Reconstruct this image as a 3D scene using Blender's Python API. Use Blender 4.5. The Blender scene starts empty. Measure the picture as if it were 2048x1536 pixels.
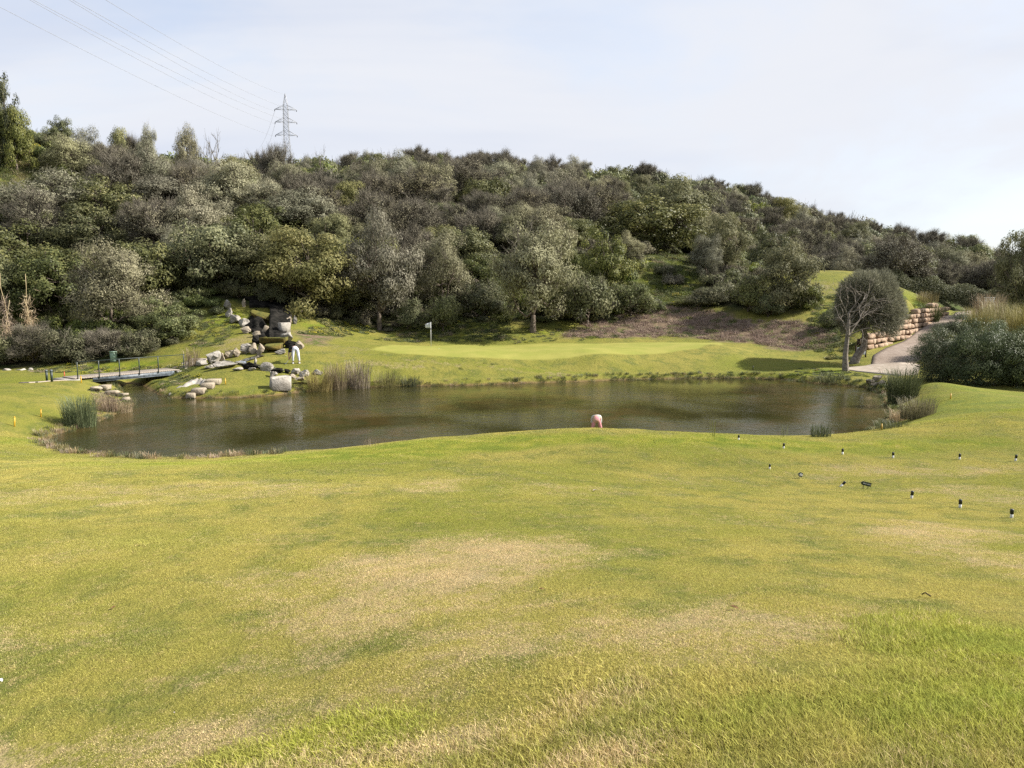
import bpy, math, random
import numpy as np
from mathutils import Vector, Matrix
SC = bpy.context.scene
COL = SC.collection
rnd = random.Random(11)
RN = np.random.default_rng(7)
PI = math.pi

# ------------------------------------------------------------------ camera
F = 1540.0
PITCH = math.atan(188 / F)
CAMZ = 6.0
cp, sp = math.cos(PITCH), math.sin(PITCH)
cam_d = bpy.data.cameras.new('camera'); cam = bpy.data.objects.new('camera', cam_d); COL.objects.link(cam)
cam.location = (0, 0, CAMZ); cam.rotation_euler = (PI / 2 - PITCH, 0, 0)
cam_d.sensor_width = 36; cam_d.lens = F / 2048 * 36; cam_d.clip_end = 6000; cam_d.clip_start = 0.05
SC.camera = cam

def W(px, py, Y):
    """world point at forward distance Y seen at photo pixel px, py"""
    a = (px - 1024) / F; b = (768 - py) / F
    s = Y / (cp + b * sp)
    return np.array((a * s, Y, CAMZ + (-sp + b * cp) * s))

def onz(px, py, z=0.0):
    a = (px - 1024) / F; b = (768 - py) / F
    dz = -sp + b * cp
    s = (z - CAMZ) / dz
    return np.array((a * s, (cp + b * sp) * s, z))

def proj(x, y, z):
    zz = z - CAMZ
    d = y * cp - zz * sp; u = y * sp + zz * cp
    return 1024 + F * x / d, 768 - F * u / d

# ------------------------------------------------------------------ terrain
CT = []
def c(px, py, Y): CT.append(tuple(W(px, py, Y)))
def cz(x, y, z): CT.append((x, y, z))
# bank the photographer stands on
for x, z in ((-14, 3.6), (-6, 4.1), (0, 4.4), (6, 4.7), (14, 4.9)): cz(x, -1, z)
for x, z in ((-40, 3.2), (-15, 4.0), (0, 4.6), (15, 5.0), (40, 4.6)): cz(x, -14, z)
for x, z in ((-90, 3), (90, 5), (0, 5.5)): cz(x, -60, z)
c(1900, 1536, 3.3); c(1024, 1536, 4.1); c(100, 1536, 5.2)
c(2048, 1250, 5.6); c(1024, 1350, 5.4); c(100, 1350, 6.7)
c(1024, 1150, 8.6); c(100, 1150, 9.6); c(2000, 1100, 9.6)
c(1024, 1000, 14.3); c(100, 1000, 15); c(2000, 1027, 13.9)
c(1024, 910, 22); c(100, 935, 20.5); c(1600, 950, 20); c(2031, 918, 21.5)
c(1024, 864, 27); c(1400, 865, 27); c(1200, 859, 27.3); c(800, 884, 26); c(600, 907, 25.6); c(430, 921, 25.5); c(250, 922, 25.3); c(100, 908, 27); c(20, 885, 28)
c(1700, 870, 27.5); c(1850, 845, 29); c(1890, 818, 33); c(1900, 790, 37); c(1862, 766, 41); c(2045, 797, 35); c(1950, 777, 40); c(2200, 900, 22)
c(2150, 800, 38); c(-120, 850, 29); c(-200, 1000, 15)
cz(46, 37, 1.0); cz(42, 27, 1.5); cz(50, 20, 2.2)
# ground outside the left shore
c(50, 790, 37); c(20, 840, 31.5); c(100, 770, 42); c(-100, 770, 42); c(227, 727, 53.5); c(50, 724, 55); c(-150, 715, 57); c(130, 800, 37.5); c(190, 765, 44)
# far bank and putting green
c(345, 742, 50); c(420, 722, 51.5); c(500, 691, 54); c(430, 660, 60); c(400, 620, 64); c(520, 600, 66.5); c(565, 662, 58.5); c(560, 712, 51.5); c(545, 690, 54)
c(640, 668, 62); c(655, 640, 67); c(590, 727, 49.5); c(470, 752, 46.5); c(540, 762, 46)
c(740, 712, 52); c(980, 718, 53); c(1200, 715, 54); c(1440, 692, 59); c(862, 693, 60); c(1000, 688, 66); c(1200, 686, 66); c(1400, 684, 66); c(1300, 700, 58)
c(800, 735, 50.2); c(950, 745, 50.4); c(1150, 742, 52); c(1350, 735, 53.7); c(1600, 735, 53.5); c(1692, 740, 52); c(1500, 716, 57); c(1560, 728, 56); c(1650, 722, 58)
# foot of the hill
c(1060, 664, 69); c(850, 645, 71); c(740, 650, 70); c(1250, 664, 70); c(1450, 656, 70); c(1600, 668, 66); c(1400, 622, 75); c(1250, 640, 74); c(1640, 620, 70)
# tee mound and cart path
c(1640, 544, 83); c(1720, 546, 83); c(1800, 576, 82); c(1832, 603, 77.5); c(1660, 600, 74); c(1720, 620, 70); c(1680, 690, 61.5)
c(1760, 742, 53); c(1790, 725, 55); c(1800, 692, 60.5); c(1848, 664, 68); c(1790, 684, 63.5); c(1870, 645, 74); c(1905, 626, 82); c(1940, 622, 92); c(1850, 690, 61); c(1900, 660, 70); c(1960, 640, 80)
c(1755, 664, 61.8); c(1808, 628, 67.6); c(1828, 609, 70); c(1880, 610, 78)
c(1640, 575, 95); c(1800, 590, 98)
c(1940, 770, 46); c(2050, 770, 47); c(2150, 700, 60); c(2030, 640, 72); c(2200, 640, 80)
# clearing and hillside
c(1330, 530, 88); c(1320, 600, 79); c(1400, 540, 90)
c(300, 560, 72); c(300, 450, 84); c(100, 460, 82); c(600, 480, 84); c(850, 480, 90); c(1060, 500, 90)
for px, py, Y, t in ((-500, 200, 78, 3), (-150, 235, 88, 3), (20, 268, 93, .3), (130, 285, 98, 2), (250, 310, 104, 5.6), (430, 318, 112, 6.2), (600, 338, 118, 5.6), (900, 315, 140, 5.2), (1100, 325, 160, 5), (1300, 338, 178, 5.5), (1500, 385, 190, 5), (1700, 446, 200, 6), (1850, 528, 208, 7), (1980, 585, 218, 7.5), (2200, 600, 220, 7.5), (2600, 600, 220, 7)):
    w = W(px, py, Y); cz(w[0], w[1], w[2] - t)
c(1500, 520, 120); c(1700, 530, 130); c(1850, 560, 125); c(2000, 590, 115); c(1200, 440, 125); c(2400, 590, 110)
for x, y, z in ((-200, 60, 30), (-130, 180, 30), (-74, 250, 35), (0, 250, 30), (80, 290, 22), (160, 320, 8), (300, 260, 4), (300, 120, 4), (250, 0, 5), (-300, 150, 34), (-300, -50, 20), (-300, 340, 25), (0, 400, 12), (300, 420, 2), (-40, 330, 26)):
    cz(x, y, z)
SHORE = [(318, 791), (345, 797), (400, 797), (470, 796), (540, 792), (600, 785), (680, 779), (740, 775), (800, 773), (950, 771), (1050, 767), (1150, 764), (1250, 760), (1350, 758), (1500, 757), (1570, 760), (1630, 767), (1690, 772), (1730, 775), (1765, 790), (1772, 810), (1785, 830), (1760, 850), (1720, 868)]
NEAR = [(1600, 31.2), (1450, 30.8), (1300, 30.6), (1193, 30.5), (1050, 30.3), (900, 29.7), (760, 29.0)]
SHORE2 = [(640, 900), (540, 909), (430, 915), (330, 917), (240, 914), (150, 905), (110, 893), (95, 880), (120, 866), (180, 850), (215, 836), (245, 822), (268, 808), (262, 796), (248, 785), (243, 774), (258, 767), (284, 771), (300, 781)]
POND = [onz(px, py)[:2] for px, py in SHORE] + [np.array(((px - 1024) / F * Y / .99, Y)) for px, Y in NEAR] + [onz(px, py)[:2] for px, py in SHORE2]
POND = np.array(POND)
for p in POND[::1]: cz(p[0], p[1], 0.0)
for px, py in ((500, 850), (800, 830), (1100, 810), (1400, 800), (1600, 810), (250, 880)):
    p = onz(px, py); cz(p[0], p[1], -0.9)
CT = np.array(CT)
TS = 60.0
def _tps_fit(P):
    X = P[:, :2] / TS; n = len(X)
    r2 = ((X[:, None] - X[None]) ** 2).sum(-1)
    K = 0.5 * r2 * np.log(r2 + 1e-12) + np.eye(n) * 2e-5
    Q = np.hstack([np.ones((n, 1)), X])
    A = np.zeros((n + 3, n + 3)); A[:n, :n] = K; A[:n, n:] = Q; A[n:, :n] = Q.T
    return np.linalg.solve(A, np.concatenate([P[:, 2], np.zeros(3)]))
TW = _tps_fit(CT)

def poly_sd(x, y, poly):
    """signed distance to a polygon, positive outside"""
    d = np.full(x.shape, 1e9); ins = np.zeros(x.shape, bool)
    n = len(poly)
    for i in range(n):
        ax, ay = poly[i]; bx, by = poly[(i + 1) % n]
        ex, ey = bx - ax, by - ay
        t = np.clip(((x - ax) * ex + (y - ay) * ey) / (ex * ex + ey * ey + 1e-9), 0, 1)
        d = np.minimum(d, np.hypot(x - ax - t * ex, y - ay - t * ey))
        cr = ((ay > y) != (by > y)) & (x < ex * (y - ay) / (ey + 1e-12) + ax)
        ins ^= cr
    return np.where(ins, -d, d)

def smooth(a, b, t):
    t = np.clip((t - a) / (b - a), 0, 1)
    return t * t * (3 - 2 * t)

def vnoise(x, y, s, seed=0):
    """smooth value noise in [-1, 1]"""
    x = np.asarray(x, float) / s; y = np.asarray(y, float) / s
    xi = np.floor(x).astype(np.int64); yi = np.floor(y).astype(np.int64)
    fx = x - xi; fy = y - yi
    fx = fx * fx * (3 - 2 * fx); fy = fy * fy * (3 - 2 * fy)
    def h(a, b):
        v = (a * 374761393 + b * 668265263 + seed * 974634777) & 0xffffffff
        v = ((v ^ (v >> 13)) * 1274126177) & 0xffffffff
        return ((v ^ (v >> 16)) & 0xffff) / 32767.5 - 1
    return (h(xi, yi) * (1 - fx) + h(xi + 1, yi) * fx) * (1 - fy) + (h(xi, yi + 1) * (1 - fx) + h(xi + 1, yi + 1) * fx) * fy

PATHQ = []      # (x, y, half width) of the cart path's centre line, filled in below
def _path_flat(x, y, z, base):
    C = np.array(PATHQ); d = np.full(x.shape, 1e9); zt = np.zeros(x.shape); hw = np.ones(x.shape)
    for i in range(len(C) - 1):
        ax, ay, az, aw = C[i]; bx, by, bz, bw = C[i + 1]; ex, ey = bx - ax, by - ay
        t = np.clip(((x - ax) * ex + (y - ay) * ey) / (ex * ex + ey * ey), 0, 1)
        q = np.hypot(x - ax - t * ex, y - ay - t * ey); m = q < d
        d = np.where(m, q, d); zt = np.where(m, az + t * (bz - az), zt); hw = np.where(m, aw + t * (bw - aw), hw)
    w = 1 - smooth(.25, 1.5, d - hw)
    return z * (1 - w) + (zt - .02) * w
def terr(x, y):
    x = np.atleast_1d(np.asarray(x, float)); y = np.atleast_1d(np.asarray(y, float))
    shp = x.shape; x = x.ravel(); y = y.ravel()
    out = np.empty(len(x))
    for i in range(0, len(x), 40000):
        xs = np.clip(x[i:i + 40000], -320, 320); ys = np.clip(y[i:i + 40000], -80, 420)
        X = np.stack([xs, ys], 1) / TS; C = CT[:, :2] / TS
        r2 = ((X[:, None] - C[None]) ** 2).sum(-1)
        z = (0.5 * r2 * np.log(r2 + 1e-12)) @ TW[:-3] + TW[-3] + X @ TW[-2:]
        out[i:i + 40000] = z
    far = smooth(330, 900, np.hypot(x, y))
    out = out * (1 - far) + 2 * far
    # rolling unevenness
    out += 0.05 * vnoise(x, y, 3.1, 1) * smooth(5, 12, y) + 0.018 * vnoise(x, y, .9, 2) + 0.35 * vnoise(x, y, 9, 3) * smooth(72, 95, y)
    if PATHQ:
        k = (x > 22) & (x < 85) & (y > 48) & (y < 115)
        if k.any(): out[k] = _path_flat(x[k], y[k], out[k], None)
    near = (x > -45) & (x < 50) & (y > 20) & (y < 60)
    if near.any():
        sd = poly_sd(x[near], y[near], POND)
        z = out[near]; yy = y[near]
        farb = smooth(40, 44, yy)                       # the far bank has a small cut edge
        lip = (0.05 + 0.09 * np.minimum(sd, 3)) * (1 - farb) + farb * (0.30 * smooth(0.05, .55, sd) + .06 * np.minimum(sd, 4))
        z = np.where(sd > 0, np.maximum(z * smooth(-1.2, 2.2, sd) + lip * (1 - smooth(-1.2, 2.2, sd)), np.minimum(lip, 5)), np.minimum(np.minimum(z, 0) * .6, -0.05 + 0.22 * np.maximum(sd, -4)))
        out[near] = z
    return out.reshape(shp)

def T(x, y): return float(terr(x, y)[0])

_pp = [(W(1742, 728, 54.6), W(1815, 741, 53)), (W(1746, 706, 58), W(1840, 722, 55.5)), (W(1765, 694, 60), W(1858, 700, 59.5)), (W(1806, 680, 64.5), W(1880, 680, 63.5)), (W(1847, 661, 70), W(1905, 662, 68.5)), (W(1889, 638, 76.5), W(1940, 640, 75)), (W(1903, 625, 83), W(1955, 630, 81)), (W(1912, 618, 92), W(1980, 625, 86)), (W(1960, 612, 98), W(2025, 622, 89)), (W(2060, 605, 102), W(2110, 615, 93))]
PATH_PTS = [(l[:2], r[:2]) for l, r in _pp]
_q = [(*((l + r) / 2)[:2], T(*((l + r) / 2)[:2]), np.hypot(*(l - r)[:2]) / 2) for l, r in _pp]
PATHQ.extend(_q)

def hit(px, py, y0=2.0, y1=400.0):
    """first terrain point along the line of sight through a photo pixel"""
    Y = np.concatenate([np.arange(y0, 30, .1), np.arange(30, 110, .25), np.arange(110, y1, 1.0)])
    a = (px - 1024) / F; b = (768 - py) / F
    s = Y / (cp + b * sp); x = a * s; z = CAMZ + (-sp + b * cp) * s
    g = terr(x, Y) - z
    k = np.argmax(g > 0)
    if not (g > 0).any(): return np.array((x[-1], Y[-1], z[-1]))
    t = g[k - 1] / (g[k - 1] - g[k] + 1e-12) if k else 0
    yy = Y[k - 1] + t * (Y[k] - Y[k - 1]) if k else Y[0]
    s = yy / (cp + b * sp)
    return np.array((a * s, yy, CAMZ + (-sp + b * cp) * s))

# ------------------------------------------------------------------ object helpers
def tag(o, label=None, cat=None, group=None, kind=None):
    if label: o['label'] = label
    if cat: o['category'] = cat
    if group: o['group'] = group
    if kind: o['kind'] = kind
    return o

def empty(name, loc, label=None, cat=None, group=None, rz=0):
    o = bpy.data.objects.new(name, None); COL.objects.link(o)
    o.location = loc; o.rotation_euler = (0, 0, rz); o.empty_display_size = .2
    return tag(o, label, cat, group)

def mk_mesh(name, V, faces, mats, tint=None, midx=None, smooth_=False):
    """faces: list of (n,3)/(n,4) int arrays"""
    me = bpy.data.meshes.new(name)
    V = np.asarray(V, np.float32)
    faces = [np.asarray(f, np.int32) for f in faces if len(f)]
    loops = np.concatenate([f.ravel() for f in faces])
    tot = np.concatenate([np.full(len(f), f.shape[1], np.int32) for f in faces])
    st = np.concatenate([[0], np.cumsum(tot)[:-1]]).astype(np.int32)
    me.vertices.add(len(V)); me.vertices.foreach_set('co', V.ravel())
    me.loops.add(len(loops)); me.loops.foreach_set('vertex_index', loops)
    me.polygons.add(len(tot)); me.polygons.foreach_set('loop_start', st); me.polygons.foreach_set('loop_total', tot)
    if midx is not None: me.polygons.foreach_set('material_index', np.asarray(midx, np.int32))
    if smooth_: me.polygons.foreach_set('use_smooth', np.ones(len(tot), bool))
    for m in (mats if isinstance(mats, (list, tuple)) else [mats]): me.materials.append(m)
    if tint is not None:
        at = me.attributes.new('tint', 'FLOAT', 'POINT'); at.data.foreach_set('value', np.asarray(tint, np.float32))
    me.update(calc_edges=True)
    return me

def obj(name, me, parent=None, loc=None):
    o = bpy.data.objects.new(name, me); COL.objects.link(o)
    if parent: o.parent = parent
    if loc is not None: o.location = loc
    return o

class MB:
    """collects simple solids into one mesh"""
    def __init__(s): s.V = []; s.Q = []; s.T = []; s.n = 0
    def add(s, V, Q=(), Tr=()):
        V = np.asarray(V, float)
        if len(Q): s.Q.append(np.asarray(Q, int) + s.n)
        if len(Tr): s.T.append(np.asarray(Tr, int) + s.n)
        s.V.append(V); s.n += len(V)
    def tube(s, pts, rad, k=6, cap=True):
        pts = np.asarray(pts, float); n = len(pts)
        rad = np.broadcast_to(np.asarray(rad, float), (n,))
        tg = np.gradient(pts, axis=0); tg /= np.linalg.norm(tg, axis=1)[:, None] + 1e-9
        ref = np.array((0, 0, 1.)) if abs(tg[0][2]) < .9 else np.array((1., 0, 0))
        V = []
        for i in range(n):
            a = np.cross(tg[i], ref); a /= np.linalg.norm(a) + 1e-9; b = np.cross(tg[i], a)
            th = np.arange(k) * 2 * PI / k
            V.append(pts[i] + rad[i] * (np.cos(th)[:, None] * a + np.sin(th)[:, None] * b))
        V = np.concatenate(V)
        Q = [(i * k + j, i * k + (j + 1) % k, (i + 1) * k + (j + 1) % k, (i + 1) * k + j) for i in range(n - 1) for j in range(k)]
        Tr = []
        if cap:
            V = np.vstack([V, pts[0], pts[-1]]); e = n * k
            Tr = [(e, (j + 1) % k, j) for j in range(k)] + [(e + 1, (n - 1) * k + j, (n - 1) * k + (j + 1) % k) for j in range(k)]
        s.add(V, Q, Tr); return s
    def box(s, cen, size, rz=0, bev=0.0, jit=0.0, rx=0.0, ry=0.0):
        hx, hy, hz = np.asarray(size, float) / 2
        b = min(bev, hx * .9, hy * .9, hz * .9)
        V = []; Q = []
        if b <= 0:
            V = np.array([(x * hx, y * hy, z * hz) for z in (-1, 1) for y in (-1, 1) for x in (-1, 1)])
            Q = [(0, 2, 3, 1), (4, 5, 7, 6), (0, 1, 5, 4), (2, 6, 7, 3), (0, 4, 6, 2), (1, 3, 7, 5)]
            Tr = []
        else:
            bm = bmesh.new(); bmesh.ops.create_cube(bm, size=1)
            for v in bm.verts: v.co = (v.co.x * 2 * hx, v.co.y * 2 * hy, v.co.z * 2 * hz)
            bmesh.ops.bevel(bm, geom=bm.edges[:], offset=b, segments=1, affect='EDGES')
            bm.verts.ensure_lookup_table()
            V = np.array([v.co[:] for v in bm.verts]); Q = [[v.index for v in f.verts] for f in bm.faces if len(f.verts) == 4]; Tr = [[v.index for v in f.verts] for f in bm.faces if len(f.verts) == 3]
            bm.free()
        if jit: V = V + RN.normal(0, jit, V.shape)
        R = np.array(Matrix.Rotation(rz, 3, 'Z') @ Matrix.Rotation(ry, 3, 'Y') @ Matrix.Rotation(rx, 3, 'X'))
        s.add(V @ R.T + np.asarray(cen, float), Q, Tr); return s
    def mesh(s, name, mat, sm=False):
        return mk_mesh(name, np.concatenate(s.V), ([np.concatenate(s.Q)] if s.Q else []) + ([np.concatenate(s.T)] if s.T else []), mat, smooth_=sm)
    def build(s, name, mat, parent=None, sm=False, loc=None):
        return obj(name, s.mesh(name, mat, sm), parent, loc)
import bmesh

# ------------------------------------------------------------------ material helpers
class NT:
    def __init__(s, name, group=False):
        if group: s.t = bpy.data.node_groups.new(name, 'ShaderNodeTree'); s.m = s.t
        else:
            s.m = bpy.data.materials.new(name); s.m.use_nodes = True; s.t = s.m.node_tree; s.t.nodes.clear()
    def n(s, typ, **kw):
        nd = s.t.nodes.new(typ)
        for k, v in kw.items():
            if k == 'i':
                for kk, vv in v.items():
                    if isinstance(vv, bpy.types.NodeSocket): s.t.links.new(vv, nd.inputs[kk])
                    else: nd.inputs[kk].default_value = vv
            else: setattr(nd, k, v)
        return nd
    def noise(s, scale, vec=None, detail=3, rough=.55, dist=0.0):
        nd = s.n('ShaderNodeTexNoise', i={'Scale': scale, 'Detail': detail, 'Roughness': rough, 'Distortion': dist})
        if vec is not None: s.t.links.new(vec, nd.inputs['Vector'])
        return nd.outputs['Fac']
    def math(s, op, a, b=None, clamp=False):
        nd = s.n('ShaderNodeMath', operation=op, use_clamp=clamp)
        for k, v in ((0, a), (1, b)):
            if v is None: continue
            if isinstance(v, bpy.types.NodeSocket): s.t.links.new(v, nd.inputs[k])
            else: nd.inputs[k].default_value = v
        return nd.outputs[0]
    def mix(s, f, a, b, bt='MIX'):
        nd = s.n('ShaderNodeMix', data_type='RGBA', blend_type=bt)
        for k, v in ((0, f), (6, a), (7, b)):
            if isinstance(v, bpy.types.NodeSocket): s.t.links.new(v, nd.inputs[k])
            elif k == 0: nd.inputs[k].default_value = v
            else: nd.inputs[k].default_value = (*v[:3], 1)
        return nd.outputs[2]
    def ramp(s, f, a, b):
        nd = s.n('ShaderNodeMapRange', interpolation_type='SMOOTHSTEP', i={'From Min': a, 'From Max': b})
        s.t.links.new(f, nd.inputs['Value']); return nd.outputs[0]
    def attr(s, name, inst=False):
        return s.n('ShaderNodeAttribute', attribute_name=name, attribute_type='INSTANCER' if inst else 'GEOMETRY').outputs['Fac']
    def pos(s): return s.n('ShaderNodeNewGeometry').outputs['Position']
    def objco(s): return s.n('ShaderNodeTexCoord').outputs['Object']
    def bump(s, h, strength=.5, dist=.05):
        return s.n('ShaderNodeBump', i={'Height': h, 'Strength': strength, 'Distance': dist}).outputs[0]
    def out(s, sh):
        o = s.n('ShaderNodeOutputMaterial'); s.t.links.new(sh, o.inputs[0]); return s.m
    def pbsdf(s, col, rough=.7, spec=.3, metal=0, normal=None):
        p = s.n('ShaderNodeBsdfPrincipled')
        p.inputs['Roughness'].default_value = rough; p.inputs['Metallic'].default_value = metal; p.inputs['Specular IOR Level'].default_value = spec
        if isinstance(col, bpy.types.NodeSocket): s.t.links.new(col, p.inputs['Base Color'])
        else: p.inputs['Base Color'].default_value = (*col[:3], 1)
        if normal is not None: s.t.links.new(normal, p.inputs['Normal'])
        return p.outputs[0]

def worn(name, a, b, scale=8, rough=.6, spec=.3, metal=0, bump=.3, bscale=None, bdist=.02, obj_random=0.0):
    m = NT(name); co = m.objco()
    f = m.noise(scale, co, 5, .6)
    col = m.mix(m.ramp(f, .35, .68), a, b)
    if obj_random:
        r = m.n('ShaderNodeObjectInfo').outputs['Random']
        hsv = m.n('ShaderNodeHueSaturation', i={'Color': col, 'Value': m.math('ADD', m.math('MULTIPLY', r, obj_random), 1 - obj_random / 2)})
        col = hsv.outputs[0]
    nm = m.bump(m.noise(bscale or scale * 4, co, 6, .65), bump, bdist)
    return m.out(m.pbsdf(col, rough, spec, metal, nm))
# ------------------------------------------------------------------ turf colour shared by ground sheet and blades
def turf_group():
    g = NT('turf_colour', True)
    for nm in ('dry', 'lush', 'green', 'mulch', 'wild', 'jit'): g.t.interface.new_socket(nm, in_out='INPUT', socket_type='NodeSocketFloat')
    g.t.interface.new_socket('colour', in_out='OUTPUT', socket_type='NodeSocketColor')
    gi = g.n('NodeGroupInput'); go = g.n('NodeGroupOutput')
    p = g.pos()
    n1 = g.noise(.22, p, 3); n2 = g.noise(1.1, p, 4, .6, .4); n3 = g.noise(7, p, 3, .6); n4 = g.noise(42, p, 2, .7)
    base = g.mix(g.ramp(n1, .36, .64), (.190, .196, .030), (.262, .236, .050))
    base = g.mix(g.ramp(n2, .42, .72), base, (.130, .150, .028))
    base = g.mix(g.math('MULTIPLY', g.ramp(n3, .5, .78), .55), base, (.30, .25, .075))
    lush = g.mix(g.ramp(n2, .35, .65), (.130, .172, .018), (.225, .235, .022))
    col = g.mix(gi.outputs['lush'], base, lush)
    d = g.math('ADD', g.math('MULTIPLY', gi.outputs['dry'], .80), g.math('MULTIPLY', g.math('SUBTRACT', n2, .5), 1.3))
    d = g.math('ADD', d, g.math('MULTIPLY', g.math('SUBTRACT', n3, .5), 1.1))
    d = g.math('ADD', d, g.math('MULTIPLY', g.math('SUBTRACT', n4, .5), .9))
    d = g.math('ADD', d, gi.outputs['jit'])
    dm = g.ramp(d, .22, .80)
    tan = g.mix(g.ramp(n3, .3, .7), (.41, .32, .17), (.34, .27, .125))
    col = g.mix(dm, col, tan)
    gr = g.mix(g.ramp(g.noise(.5, p, 3), .35, .65), (.265, .275, .055), (.32, .305, .072))
    col = g.mix(gi.outputs['green'], col, gr)
    mul = g.mix(g.ramp(g.noise(3.5, p, 6, .7), .36, .66), (.135, .095, .062), (.27, .20, .125))
    mul = g.mix(g.ramp(g.noise(.9, p, 5, .65, .6), .50, .60), mul, (.12, .14, .035))
    col = g.mix(gi.outputs['mulch'], col, mul)
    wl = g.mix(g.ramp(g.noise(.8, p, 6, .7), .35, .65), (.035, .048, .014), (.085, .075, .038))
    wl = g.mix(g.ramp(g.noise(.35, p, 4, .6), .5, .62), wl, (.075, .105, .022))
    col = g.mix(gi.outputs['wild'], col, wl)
    v = g.math('ADD', g.math('MULTIPLY', n4, .5), .75)
    hs = g.n('ShaderNodeHueSaturation', i={'Color': col, 'Value': g.math('MULTIPLY', v, .66)})
    g.t.links.new(hs.outputs[0], go.inputs[0])
    return g.t
TURF = turf_group()
ZN = ('dry', 'lush', 'green', 'mulch', 'wild')

def turf_mat(name, inst):
    m = NT(name); p = m.pos()
    gr = m.n('ShaderNodeGroup', node_tree=TURF)
    for z in ZN:
        if inst and z in ('green', 'mulch', 'wild'): gr.inputs[z].default_value = 0; continue
        m.t.links.new(m.attr(z, inst), gr.inputs[z])
    col = gr.outputs[0]
    if inst:
        r = m.attr('tint')
        m.t.links.new(m.math('MULTIPLY', m.math('SUBTRACT', m.math('FRACT', m.math('MULTIPLY', r, 17.0)), .5), .8), gr.inputs['jit'])
        hs = m.n('ShaderNodeHueSaturation', i={'Color': col, 'Value': m.math('ADD', m.math('MULTIPLY', r, 1.9), 1.7), 'Saturation': .91, 'Hue': m.math('ADD', m.math('MULTIPLY', r, .02), .482)})
        d = m.n('ShaderNodeBsdfDiffuse', i={'Color': hs.outputs[0]}); t = m.n('ShaderNodeBsdfTranslucent', i={'Color': hs.outputs[0]})
        s = m.n('ShaderNodeMixShader', i={0: .35, 1: d.outputs[0], 2: t.outputs[0]})
        return m.out(s.outputs[0])
    # soil and gravel near the water line
    z = m.n('ShaderNodeSeparateXYZ', i={0: p}).outputs['Z']
    sh = m.math('MULTIPLY', m.ramp(m.math('ADD', z, m.math('MULTIPLY', m.noise(2.2, p, 4), .12)), .24, .06), m.ramp(z, -2, -.6))
    mud = m.mix(m.noise(3, p, 5, .6), (.10, .065, .028), (.16, .115, .05))
    col = m.mix(sh, col, mud)
    h = m.math('ADD', m.math('MULTIPLY', m.noise(28, p, 4, .7), .6), m.math('MULTIPLY', m.noise(5, p, 3, .6), .9))
    smoothg = m.math('SUBTRACT', 1.0, m.math('MULTIPLY', m.attr('green'), .8))
    bn = m.n('ShaderNodeBump', i={'Height': h, 'Strength': m.math('MULTIPLY', smoothg, .75), 'Distance': .10})
    return m.out(m.pbsdf(col, .9, .12, 0, bn.outputs[0]))
M_GROUND = turf_mat('turf_ground', False)
M_BLADE = turf_mat('turf_blades', True)

# zones, all fixed places on the ground
def wpoly(pts): return np.array([hit(px, py, y0)[:2] for px, py, y0 in [(q + (2,))[:3] for q in pts]])
GREEN = wpoly([(740, 699, 45), (800, 707, 45), (900, 714, 45), (1000, 717, 45), (1150, 715, 45), (1300, 708, 45), (1400, 697, 45), (1450, 689, 45), (1440, 685, 45), (1300, 685, 45), (1100, 687, 45), (950, 689, 45), (830, 691, 45), (760, 693, 45)])
MULCH = wpoly([(1130, 672, 60), (1180, 640, 60), (1240, 628, 60), (1340, 612, 60), (1420, 618, 60), (1480, 640, 60), (1600, 640, 60), (1655, 660, 60), (1672, 690, 60), (1600, 700, 55), (1480, 684, 62), (1350, 672, 62), (1230, 676, 60)])
MULCH2 = wpoly([(585, 662, 52), (640, 655, 55), (690, 668, 55), (650, 690, 50), (600, 685, 50)])
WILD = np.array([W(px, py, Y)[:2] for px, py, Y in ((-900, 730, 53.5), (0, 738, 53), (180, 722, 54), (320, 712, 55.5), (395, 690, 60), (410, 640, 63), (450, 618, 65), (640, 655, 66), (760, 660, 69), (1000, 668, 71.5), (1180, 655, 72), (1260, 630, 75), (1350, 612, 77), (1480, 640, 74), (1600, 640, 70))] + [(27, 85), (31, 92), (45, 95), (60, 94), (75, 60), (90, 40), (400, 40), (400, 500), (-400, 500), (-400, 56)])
CLEAR = wpoly([(1285, 545, 74), (1335, 500, 74), (1395, 515, 74), (1400, 590, 74), (1340, 612, 74), (1288, 600, 74)])
CLEAR2 = np.array([W(px, py, Y)[:2] for px, py, Y in ((-120, 300, 84), (-80, 250, 88), (20, 266, 93), (75, 280, 95), (60, 320, 88), (0, 335, 84))])
DRYB = [(640, 1150, 240, 75, .6), (900, 1115, 330, 60, .8), (1120, 1105, 190, 45, .7), (720, 1225, 330, 70, .7), (1020, 1290, 560, 110, .62), (1400, 1260, 340, 75, .62), (1650, 1260, 120, 30, .4), (820, 1370, 430, 70, .5), (560, 1330, 260, 70, .35), (300, 1500, 320, 50, .7), (900, 1480, 480, 60, .8), (1180, 1400, 300, 60, .5), (1200, 1525, 400, 40, .8), (1880, 1060, 200, 38, .65), (1800, 945, 330, 22, .5), (880, 970, 80, 18, .6), (300, 985, 380, 26, .4), (1150, 980, 160, 18, .35), (150, 1100, 240, 45, .3), (1950, 1110, 150, 60, .6), (1980, 985, 150, 30, .42), (420, 700, 130, 14, .3), (700, 700, 110, 8, .35), (1000, 735, 320, 7, .45), (800, 730, 120, 8, .5), (1700, 580, 60, 20, .45), (1950, 1500, 200, 45, .4), (100, 1250, 200, 60, .3), (480, 680, 50, 18, .5), (150, 790, 120, 20, .3), (1540, 1040, 260, 18, .25), (500, 1080, 200, 20, .25), (1350, 960, 200, 14, .22)]
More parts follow.
